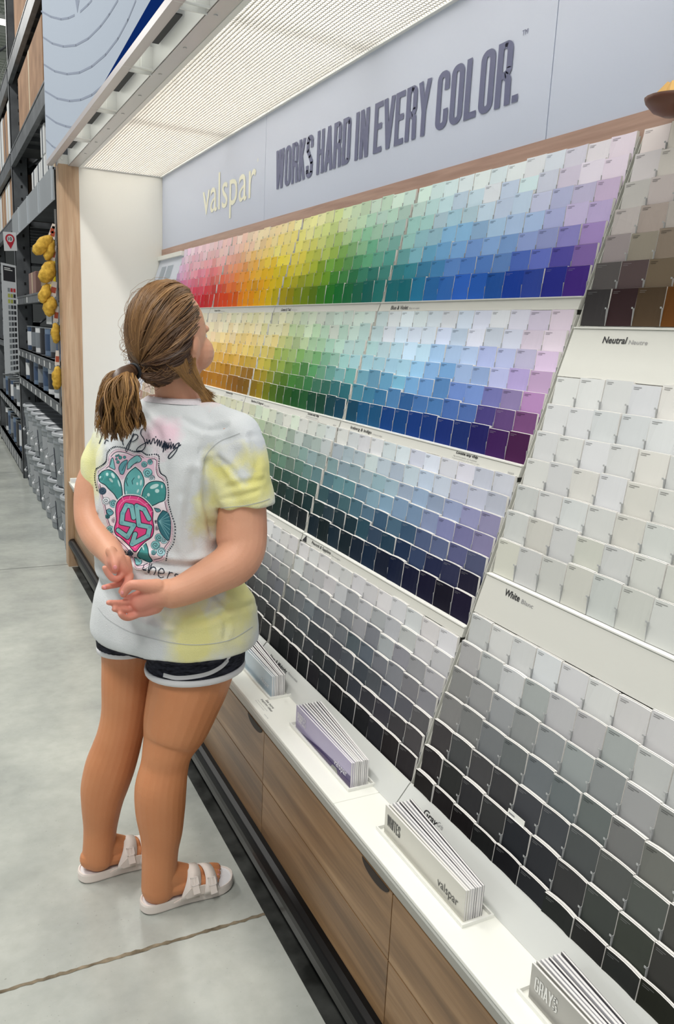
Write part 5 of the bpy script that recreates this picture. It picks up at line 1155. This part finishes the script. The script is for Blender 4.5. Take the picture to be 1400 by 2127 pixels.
mb = MB(); tc_ = P3(279, 771, 1.762); ax = (P3(262, 776, 1.745) - tc_).normalized(); e1 = ax.cross(Vector((0, 0, 1))).normalized(); e2 = ax.cross(e1)
mb.tube([tc_ + (e1 * math.cos(2 * math.pi * k / 20) + e2 * math.sin(2 * math.pi * k / 20)) * 0.0145 for k in range(21)], 0.0042, 8); mb.build('hair_tie', mat('tie_black', (12, 12, 16), rough=.6), who, smooth=True)

# ---- sandals
SW = mat('sandal_white', (232, 222, 214), rough=.5); SB = mat('footbed', (222, 222, 224), rough=.6)
def sandal(hx, hy, dx, dy, label):
    d = Vector((dx, dy, 0)).normalized(); s = Vector((-d.y, d.x, 0)); o = Vector((hx, hy, 0)); LN = 0.246
    def q(a, b, z): return o + d * a + s * b + Vector((0, 0, z))
    wk = [(0, 0.004), (0.02, 0.018), (0.06, 0.027), (0.14, 0.033), (0.3, 0.035), (0.45, 0.036), (0.6, 0.041), (0.75, 0.045), (0.85, 0.043), (0.93, 0.034), (0.98, 0.019), (1, 0.004)]
    up = spline(wk, 4); outl = [(a * LN - 0.001, w + 0.004 * math.sin(a * 3.1)) for a, w in up] + [(a * LN - 0.001, -w + 0.004 * math.sin(a * 3.1)) for a, w in up[::-1]]
    def lev(k, z): return [q(LN / 2 + (a - LN / 2) * k, b * k, z + 0.006 * max(0, (a / LN - 0.8) / 0.2) ** 2) for a, b in outl]
    sh = tag(empty('sandal', o, None, None), None)
    sh.parent = who; sh.location = o - who.location
    mb = MB(); mb.loft([lev(0.97, 0.0018), lev(1.0, 0.005), lev(1.0, 0.022), lev(.985, 0.027), lev(0.955, 0.027), lev(.94, 0.0235)]); mb.build('sole', SW, sh, smooth=False)
    mb = MB(); mb.poly(lev(.945, 0.0245)); mb.build('footbed', SB, sh)
    def strap(a0, a1, hgt, wd, nm, lean=0.012):
        mb = MB(); n = 22; rows = []
        for i in range(n + 1):
            t = math.pi * i / n; cs = math.cos(t); lat = wd * cs; z = 0.022 + (hgt - 0.022) * math.sin(t) ** 0.75; sh_ = lean * (1 - math.sin(t)); nrm = Vector((0, 0, 1)) * math.sin(t) + s * cs
            aa0, aa1 = a0 - sh_, a1 - sh_ * .4
            rows.append([q(aa0, lat, z + .004), q(aa1, lat * 0.97, z - 0.003), q(aa1, lat * .97, z - 0.003) + nrm * 0.003, q(aa0, lat, z + 0.004) + nrm * 0.003])
        mb.loft(rows); return mb.build(nm, SW, sh, smooth=True)
    s1 = strap(0.118, 0.150, 0.080, 0.041, 'strap', 0.03); s2 = strap(0.162, 0.190, 0.062, 0.046, 'strap', 0.014)
    for sd in (-1, 1):     # side flange joining the straps to the sole
        mb = MB(); pts = [(0.070, 0.026), (0.095, 0.034), (0.115, 0.052), (0.150, 0.050), (0.185, 0.040), (0.195, 0.026)]
        wdd = 0.0405; a_ = [q(a, sd * wdd, z) for a, z in pts]; b_ = [q(a, sd * (wdd + .003), z) for a, z in pts]
        mb.poly(a_); mb.poly(b_[::-1])
        for k in range(len(pts)): k2 = (k + 1) % len(pts); mb.quad(a_[k], a_[k2], b_[k2], b_[k])
        mb.build('side_upper', SW, sh)
    for st_, a, hh, wd in ((s1, 0.126, 0.064, 0.0425), (s2, 0.171, 0.052, 0.0475)):   # tongue and buckle on the outer side, towards the camera
        mb = MB(); u = d; n_ = (-s * 0.82 + Vector((0, 0, 0.57))).normalized(); v = n_.cross(u).normalized()
        if v.z < 0: v = -v
        c = q(a, -wd * 0.84, hh)
        fr = MB()
        for (x0, x1, y0, y1) in ((-.010, .010, .008, .0105), (-.010, .010, -.0105, -.008), (-.010, -.0075, -.0105, .0105), (.0075, .010, -.0105, .0105), (-.0008, .0008, -.0085, .0085)):
            vsx = [c + u * x + v * y + n_ * z for x, y, z in [(x0, y0, .004), (x1, y0, .004), (x1, y1, .004), (x0, y1, .004), (x0, y0, .0065), (x1, y0, .0065), (x1, y1, .0065), (x0, y1, .0065)]]
            fr.raw(vsx, [(0, 3, 2, 1), (4, 5, 6, 7), (0, 1, 5, 4), (1, 2, 6, 5), (2, 3, 7, 6), (3, 0, 4, 7)])
        fr.build('buckle', mat('buckle_white', (240, 232, 226), rough=.3), sh)
        tg = MB()
        vsx = [c + u * x + v * y + n_ * z for x, y, z in [(-.0085, .010, .0032), (.0085, .010, .0032), (.0085, -.030, .001), (-.0085, -.030, .001), (-.0085, .010, .0052), (.0085, .010, .0052), (.0085, -.030, .0045), (-.0085, -.030, .0045)]]
        tg.raw(vsx, [(0, 3, 2, 1), (4, 5, 6, 7), (0, 1, 5, 4), (1, 2, 6, 5), (2, 3, 7, 6), (3, 0, 4, 7)]); tg.build('tongue', SW, sh)
sandal(*RF, 'r'); sandal(*LF, 'l')

# ================================================================ STORE RACKING BEYOND THE END PANEL
CART = mat('carton_brown', (150, 112, 80), rough=.8, noise=.15, nscale=6); CARTW = mat('carton_white', (196, 198, 198), rough=.7)
def upright(y, label):
    t = empty('rack_upright', (0.71, y, 0), label, 'rack post', 'grey perforated rack posts')
    mb = MB()
    for x0, x1 in ((0.672, 0.80), (1.64, 1.75)):
        mb.box(x0, x0 + .006, y, y + .075, 0, 5.2); mb.box(x0, x1, y, y + .003, 0, 5.2); mb.box(x1 - .006, x1, y, y + 0.075, 0, 5.2)
    mb.build('post', STEEL, t)
    mb = MB()
    for k in range(52):
        for x0 in (0.745,): mb.box(x0 - .008, x0 + .008, y - 0.001, y, 0.12 + k * 0.1, 0.145 + k * 0.1)
    tag(mb.build('slots', DARK, t), kind='stuff')
    mb = MB()
    for k in range(6): mb.tube([(0.80, y + .03, .3 + k * .8), (1.64, y + .03, .3 + k * .8 + (.7 if k % 2 else 0))], .014, 6)
    tag(mb.build('brace', STEEL, t), kind='stuff')
upright(7.76, 'grey perforated rack post beside the tall colour chart'); upright(10.46, 'second grey rack post, farther down the aisle'); upright(5.0, 'grey rack post just behind the oak end panel')
def beam(y0, y1, zt, h, label, tags=0, m=None):
    t = empty('shelf_beam', (0.68, (y0 + y1) / 2, zt - h), label, 'shelf beam', 'grey shelf beams')
    mb = MB(); mb.box(0.666, 0.70, y0, y1, zt - h, zt); mb.box(0.662, 0.70, y0, y1, zt - 0.012, zt); mb.build('beam', m or STEEL, t)
    mb = MB(); mb.box(0.701, 1.70, y0, y1, zt - .03, zt - .012)
    for k in range(int((y1 - y0) / .3)): mb.box(0.701, 1.7, y0 + k * .3, y0 + k * .3 + .04, zt - .06, zt - .03)
    mb.build('deck', STEEL, t)
    if tags:
        mb = MB()
        for k in range(tags): yy = y0 + .15 + k * (y1 - y0 - .3) / max(1, tags - 1); mb.box(0.6645, 0.666, yy, yy + .045, zt - h + .006, zt - .016)
        o = mb.build('price_tags', CARTW, t); tag(o, kind='stuff')
for zt, h, nm, tg in ((3.46, .13, 'highest', 0), (2.80, .12, 'second highest', 0), (1.613, .065, 'shelf beam under the yellow bags,', 4), (1.177, .062, 'shelf beam under the blue and white cans,', 9), (0.936, .064, 'shelf beam above the grey buckets,', 9)):
    beam(5.08, 7.76, zt, h, 'grey ' + nm + ' in the bay nearest the end panel', tg)
for zt, h, nm, tg in ((3.46, .13, 'highest grey beam', 0), (2.80, .12, 'second highest grey beam', 0), (2.28, .1, 'grey beam level with the aisle marker', 0), (1.20, .06, 'grey beam behind the tall colour chart', 0), (0.605, .065, 'low grey beam', 9), (0.165, .12, 'lowest grey beam near the floor', 10)):
    beam(7.84, 10.46, zt, h, nm + ' in the farther bay', tg)
for zt, h, nm in ((2.80, .12, 'high'), (1.2, .06, 'middle'), (.165, .1, 'low')): beam(10.54, 13.2, zt, h, nm + ' grey beam in the farthest bay seen')
t = empty('steel_skirt', (0.665, 6.4, 2.1), 'shiny galvanised sheet skirt hung along the rack, beside the top of the oak board', 'panel')
for k in range(4):
    mb = MB(); a = 5.08 + k * .67; mb.prism([(0.655, 2.095), (0.655, 2.285), (0.661, 2.29), (0.664, 2.10)], a, a + .655); mb.tube([(0.653, a + .03, 2.1), (0.653, a + .03, 2.285)], .006, 6); mb.build('sheet', mat('skirt_steel', (206, 212, 216), rough=.28, metal=.6, bump=.6, bscale=5), t)
mb = MB(); mb.box(0.656, 1.7, 5.08, 7.74, 2.262, 2.275); mb.build('deck', STEEL, t)
mb = MB(); mb.box(1.72, 1.75, 5.0, 13.3, 0, 5.0); tag(empty('rack_back_panel', (1.73, 9, 0), 'dark back panel behind the shelves of the store rack', 'panel'), None)
bp = bpy.data.objects['rack_back_panel']; mb.build('panel', mat('back_dark', (34, 36, 40), rough=.8), bp)
def carton(x0, x1, y0, y1, z0, z1, label, m=CART, g=None, stripe=None):
    t = empty('carton', ((x0 + x1) / 2, (y0 + y1) / 2, z0), label, 'box', g)
    mb = MB(); mb.box(x0, x1, y0, y1, z0, z1); mb.build('box_body', m, t, bevel=.003)
    mb = MB(); mb.box(x0 - .0008, x0, (y0 + y1) / 2 - .03, (y0 + y1) / 2 + .03, z0 + .002, z1 - .002); mb.box(x0 + .04, x0 + .10, y0 - .0008, y0, z0 + (z1 - z0) * .4, z0 + (z1 - z0) * .7)
    mb.build('tape_and_tag', stripe or mat('tape', (186, 170, 140), rough=.5), t)
carton(0.70, 1.4, 5.75, 7.3, 2.802, 3.26, 'large brown carton high on the rack, left of the hanging blue board')
carton(0.70, 1.3, 5.35, 7.4, 3.462, 4.1, 'brown carton on the highest beam of the nearest bay')
carton(0.69, 1.0, 5.12, 5.42, 2.28, 2.50, 'brown carton above the steel skirt, right at the oak board', CART)
for i, (a, z, w_) in enumerate([(5.50, 2.28, .22), (5.76, 2.28, .24), (5.78, 2.47, .20), (6.04, 2.28, .22), (6.3, 2.28, .26)]):
    carton(0.70, 0.95, a, a + w_, z, z + .18, ['white', 'pale', 'small white upper', 'white', 'pale'][i] + ' carton above the steel skirt, ' + ['nearest of its row', 'second of its row', 'stacked on the second', 'third of its row', 'fourth of its row'][i], CARTW, 'cartons above the steel skirt', mat('label_dark', (70, 76, 84), rough=.6))
for i in range(5):
    carton(0.70, 1.2, 7.9 + i * .5, 8.35 + i * .5, 2.802, 3.30 - .04 * (i % 2), ['grey', 'white', 'pale', 'dull', 'off-white'][i] + ' carton high in the farther bay, ' + ORDC[i] + ' from the near post', CARTW if i % 2 == 0 else CART, 'high cartons in the farther bay', mat('label_dark'))
    carton(0.70, 1.2, 7.9 + i * .5, 8.35 + i * .5, 2.28, 2.66, ['brown', 'tan', 'brown taped', 'dusty', 'plain'][i] + ' carton in the farther bay above the marker, ' + ORDC[i] + ' along', CART if i % 2 == 0 else CARTW, 'cartons above the aisle marker')
for i in range(4): carton(0.72, 1.2, 10.7 + i * .6, 11.2 + i * .6, 2.802, 3.3, 'carton in the farthest bay seen, ' + ORDC[i] + ' along its beam', CART, 'cartons in the farthest bay')
# cans and drums
def can(x, y, z, r, h, label, body, band, g, cat='can'):
    t = empty('paint_can', (x, y, z), label, cat, g)
    mb = MB(); mb.lathe((x, y, z), [(r, 0), (r, h)], 20); mb.build('body', body, t, smooth=False)
    mb = MB(); mb.lathe((x, y, z), [(r + .003, h), (r + .004, h + .006), (r - .004, h + .008), (r - .008, h + .003)], 20); mb.build('lid', GALV, t)
    mb = MB(); n = 14; ang = [math.pi * (0.72 + .62 * k / n) for k in range(n + 1)]
    for a, b in zip(ang, ang[1:]): mb.quad(*[(x + (r + .001) * math.cos(q), y + (r + .001) * math.sin(q), zz) for q, zz in ((a, z + h * .2), (b, z + h * .2), (b, z + h * .8), (a, z + h * .8))])
    mb.build('paper_label', band, t); return t
CB = mat('can_blue', (44, 66, 96), rough=.4); CK = mat('can_black', (26, 27, 30), rough=.35); CG = mat('can_grey', (112, 118, 124), rough=.4); CWh = mat('can_white', (206, 208, 210), rough=.45); CBl = mat('can_lightblue', (96, 116, 140), rough=.45)
kinds = [(CWh, CK, 'white'), (CBl, CB, 'light blue'), (CK, CG, 'black'), (CBl, CB, 'blue labelled'), (CK, CK, 'plain black'), (CWh, CG, 'grey and white'), (CK, CG, 'dark'), (CB, CWh, 'deep blue')]
for i in range(8):
    b, l, nm = kinds[i]; can(0.80, 5.30 + i * .30, 1.178, .085, .19, nm + ' paint can on the shelf below the yellow bags, ' + ORDC[i] + ' along', b, l, 'cans below the yellow bags')
    b, l, nm = kinds[(i * 3 + 2) % 8]; can(0.76, 5.22 + i * .30, 0.937, .075, .17, nm + ' can on the shelf just above the buckets, ' + ORDC[i] + ' along', b, l, 'cans above the buckets')
for i in range(7):
    b, l, nm = kinds[(i * 5) % 8]; can(0.78, 8.05 + i * .33, 0.606, .09, .2, nm + ' can in the farther bay, ' + ORDC[i] + ' on the low shelf', b, l, 'low cans in the farther bay')
    b, l, nm = kinds[(i * 5 + 2) % 8]; can(0.80, 8.05 + i * .33, 0.166, .10, .26, nm + ' drum in the farther bay, ' + ORDC[i] + ' on the floor beam', b, l, 'floor drums in the farther bay')
    b, l, nm = kinds[(i * 5 + 4) % 8]; can(0.80, 8.05 + i * .33, 1.201, .09, .2, nm + ' can behind the colour chart, ' + ORDC[i] + ' along', b, l, 'cans behind the colour chart')
carton(0.74, 1.0, 5.62, 6.3, 1.40, 1.545, 'white printed carton under the shelf that carries the yellow bags', CARTW, None, mat('label_dark'))
carton(0.74, 0.98, 5.22, 5.6, 1.614, 1.86, 'brown wooden box of brushes on the shelf behind the yellow bags', CART); carton(0.74, 0.9, 6.9, 7.4, 1.614, 1.80, 'pinkish crate on the shelf beside the rack post', mat('crate_pink', (128, 98, 90), rough=.8))
YEL = mat('yellow_cloth', (216, 168, 44), rough=.85, noise=.25, nscale=40, bump=.6, bscale=90); YELP = mat('yellow_plastic', (222, 196, 30), rough=.4)
t = empty('yellow_folder', (0.7, 5.25, 1.614), 'tall bright yellow plastic holder on the shelf behind the hanging bags', 'holder'); mb = MB(); mb.box(0.672, 0.69, 5.35, 5.50, 1.6145, 1.90); mb.build('plate', YELP, t)
# buckets, two tiers on the floor
BK = mat('bucket_grey', (124, 130, 134), rough=.42); BLB = mat('bucket_label_blue', (44, 56, 80), rough=.5); BLW = mat('bucket_label_white', (150, 154, 158), rough=.5)
def bucket(x, y, z, i, tier):
    t = empty('bucket', (x, y, z), 'grey lidded paint bucket, ' + ('lower tier, ' if tier == 0 else 'upper tier, ') + ORDC[i] + ' from the oak board', 'bucket', 'grey buckets stacked in two tiers')
    mb = MB(); mb.lathe((x, y, z), [(.128, 0), (.132, .01), (.146, .28), (.150, .285), (.150, .295), (.147, .30), (.148, .335)], 28); mb.build('body', BK, t, smooth=False)
    mb = MB(); mb.lathe((x, y, z), [(.149, .335), (.157, .336), (.157, .352), (.150, .358), (.140, .358), (.138, .349)], 28); mb.build('lid', mat('lid_grey', (168, 172, 176), rough=.35), t)
    mb = MB(); n = 12; ang = [math.pi * (0.86 + (.16 if i % 3 == 1 else .42) * k / n) for k in range(n + 1)]
    f = lambda a, zz: (x + (.1335 + .0145 * zz / .28 + .001) * math.cos(a), y + (.1335 + .0145 * zz / .28 + .001) * math.sin(a), z + zz)
    for a, b in zip(ang, ang[1:]): mb.quad(f(a, .05), f(b, .05), f(b, .25), f(a, .25))
    mb.build('paper_label', BLB if i % 3 == 1 else BLW, t)
    mb = MB(); pts = [(x + .155 * math.cos(a), y + .155 * math.sin(a), z + .27 - .13 * math.sin((a - math.pi * .55) / (math.pi * .9) * math.pi)) for a in [math.pi * (.55 + .9 * k / 16) for k in range(17)]]
    mb.tube(pts, .0022, 5); h = mb.build('bail_handle', GALV, t); mb = MB(); mb.tube(pts[7:10], .009, 8); mb.build('grip', CWh, h, world=True)
for i in range(8):
    for tier in (0, 1): bucket(0.812, 5.165 + i * .318, 0.0 + tier * .360, i, tier)
# yellow mitts on a clip strip
t = empty('clip_strip', (0.643, 4.93, 0.9), 'thin vertical metal clip strip beside the oak board', 'clip strip'); mb = MB(); mb.box(0.638, 0.648, 4.928, 4.932, 0.93, 2.03); mb.build('strip', GALV, t)
mitts = [((105, 492), (72, 526), 13, (112, 465)), ((108, 500), (98, 540), 10, (112, 470)), ((108, 545), (90, 586), 15, (114, 510)), ((100, 592), (86, 628), 11, (114, 562)), ((108, 618), (99, 655), 13, (114, 585)), ((115, 672), (116, 712), 9, (119, 636)), ((119, 762), (118, 808), 10, (119, 728))]
mlab = ['topmost yellow cloth mitt, swung out to the left', 'narrow yellow mitt just below the topmost', 'broad pale yellow mitt, third down the clip strip', 'yellow mitt swung left, above the lowest pair', 'large yellow mitt at the middle of the strip', 'slim yellow mitt hanging under the large one', 'lone yellow mitt hanging lowest beside the oak board']
for i, (a, b, r, c) in enumerate(mitts):
    ya = 4.925; A_ = Vector(at(*a, ya)); B_ = Vector(at(*b, ya)); C_ = Vector(at(*c, ya)); rr_ = r / ppm(A_)
    t = empty('yellow_mitt', A_, mlab[i] if i else mlab[0], 'mitt', 'yellow mitts on the clip strip')
    mb = MB(); n = 7; R_ = [.45, .8, 1.0, 1.02, .98, .9, .45]; P_ = [A_ + (B_ - A_) * k / (n - 1) for k in range(n)]
    mb.tube([p + Vector((.004 * math.sin(k * 2 + i), .004 * math.cos(k * 3), 0)) for k, p in enumerate(P_)], [rr_ * q for q in R_], 12)
    o = mb.build('cloth', YEL, t, smooth=True)
    d_ = (A_ - C_); s_ = Vector((d_.z, 0, -d_.x)).normalized() * (0.014 if i != 4 else .020); k = 0.9
    mb = MB(); q1 = [C_ - s_ * .6, C_ + s_ * .6, C_ + d_ * k + s_, C_ + d_ * k - s_]; mb.poly(q1); mb.poly([p + Vector((0, .002, 0)) for p in q1][::-1]); hl = mb.build('header_card', mat('card_white', (222, 214, 206), rough=.5), t)
    mb = MB(); q2 = [C_ + d_ * .35 - s_ * .7 - Vector((0, .001, 0)), C_ + d_ * .35 + s_ * .7 - Vector((0, .001, 0)), C_ + d_ * .7 + s_ * .7 - Vector((0, .001, 0)), C_ + d_ * .7 - s_ * .7 - Vector((0, .001, 0))]; mb.poly(q2); mb.build('red_print', mat('card_red', (170, 74, 48), rough=.5), hl)
# tall colour chart board
Yc = 7.2; q = [Vector(at(*p, Yc)) for p in ((2, 545), (33, 552), (41, 772), (11, 777))]
t = empty('colour_chart', (0.57, Yc, 0.99), 'tall narrow colour chart board with rows of swatches, black heading, at the left edge', 'chart')
def cpt(u, v, e=0.0): a = q[0] + (q[1] - q[0]) * u; b = q[3] + (q[2] - q[3]) * u; p = a + (b - a) * v; return Vector((p.x, p.y - e, p.z))
def cq(mb, u0, u1, v0, v1, e, col=None): mb.quad(cpt(u0, v1, e), cpt(u1, v1, e), cpt(u1, v0, e), cpt(u0, v0, e), col)
mb = MB(); cq(mb, 0, 1, 0, 1, 0); mb.raw([cpt(0, 0), cpt(1, 0), cpt(1, 1), cpt(0, 1), cpt(0, 0, -.02), cpt(1, 0, -.02), cpt(1, 1, -.02), cpt(0, 1, -.02)], [(4, 5, 6, 7), (0, 1, 5, 4), (1, 2, 6, 5), (2, 3, 7, 6), (3, 0, 4, 7)]); mb.build('board', mat('chart_grey', (186, 190, 194), rough=.5), t)
mb = MB(); cq(mb, .12, .92, .02, .155, .001); mb.build('heading', mat('heading_black', (16, 18, 26), rough=.4), t)
mb = MB(); cq(mb, .2, .6, .035, .043, .002); cq(mb, .2, .75, .05, .058, .002); mb.build('heading_print', CARTW, t)
mb = MB()
for r_ in range(15):
    for c_ in range(3):
        base = (150, 40, 44) if (r_ == 0 and c_ > 0) else (150, 156, 70) if (r_ in (1, 2) and c_ < 2) else [(112, 118, 122), (60, 64, 70), (26, 28, 34)][c_]
        k9 = random.uniform(.8, 1.2); u = .38 + c_ * .19; v = .215 + r_ * .052; cq(mb, u, u + .15, v, v + .034, .0015, L([x * k9 for x in base]))
tag(mb.build('swatches', attr_mat('swatch', rough=.5), t), None)
# aisle marker 10
Ym = 7.35; q = [Vector(at(*p, Ym)) for p in ((6, 481), (33, 483), (36, 521), (9, 521))]
t = empty('aisle_marker', (0.57, Ym, 1.99), 'small white marker plate with a red map pin around the number 10', 'sign')
mb = MB(); cq(mb, 0, 1, 0, 1, 0); mb.raw([cpt(0, 0), cpt(1, 0), cpt(1, 1), cpt(0, 1), cpt(0, 0, -.006), cpt(1, 0, -.006), cpt(1, 1, -.006), cpt(0, 1, -.006)], [(4, 5, 6, 7), (0, 1, 5, 4), (1, 2, 6, 5), (2, 3, 7, 6), (3, 0, 4, 7)]); mb.build('plate', CWh, t)
mb = MB(); n = 24
cx, cy = .5, .36
for k in range(n):
    a, b = 2 * math.pi * k / n, 2 * math.pi * (k + 1) / n
    mb.quad(*[cpt(cx + r_ * math.cos(x), cy + r_ * .72 * math.sin(x), .002) for r_, x in ((.36, a), (.36, b), (.24, b), (.24, a))])
mb.poly([cpt(.22, .55, .002), cpt(.5, .9, .002), cpt(.78, .55, .002), cpt(.5, .62, .002)]); mb.build('red_pin', mat('pin_red', (176, 22, 44), rough=.4), t)
o0 = cpt(.36, .45, .0025); r1 = (cpt(.64, .45, 0) - cpt(.36, .45, 0)); text_on('10', o0, tuple(r1), tuple(cpt(.36, .25, 0) - cpt(.36, .45, 0)), r1.length, (cpt(.36, .27) - cpt(.36, .45)).length, INK, t, 'number', bold=.02, depth=.001)
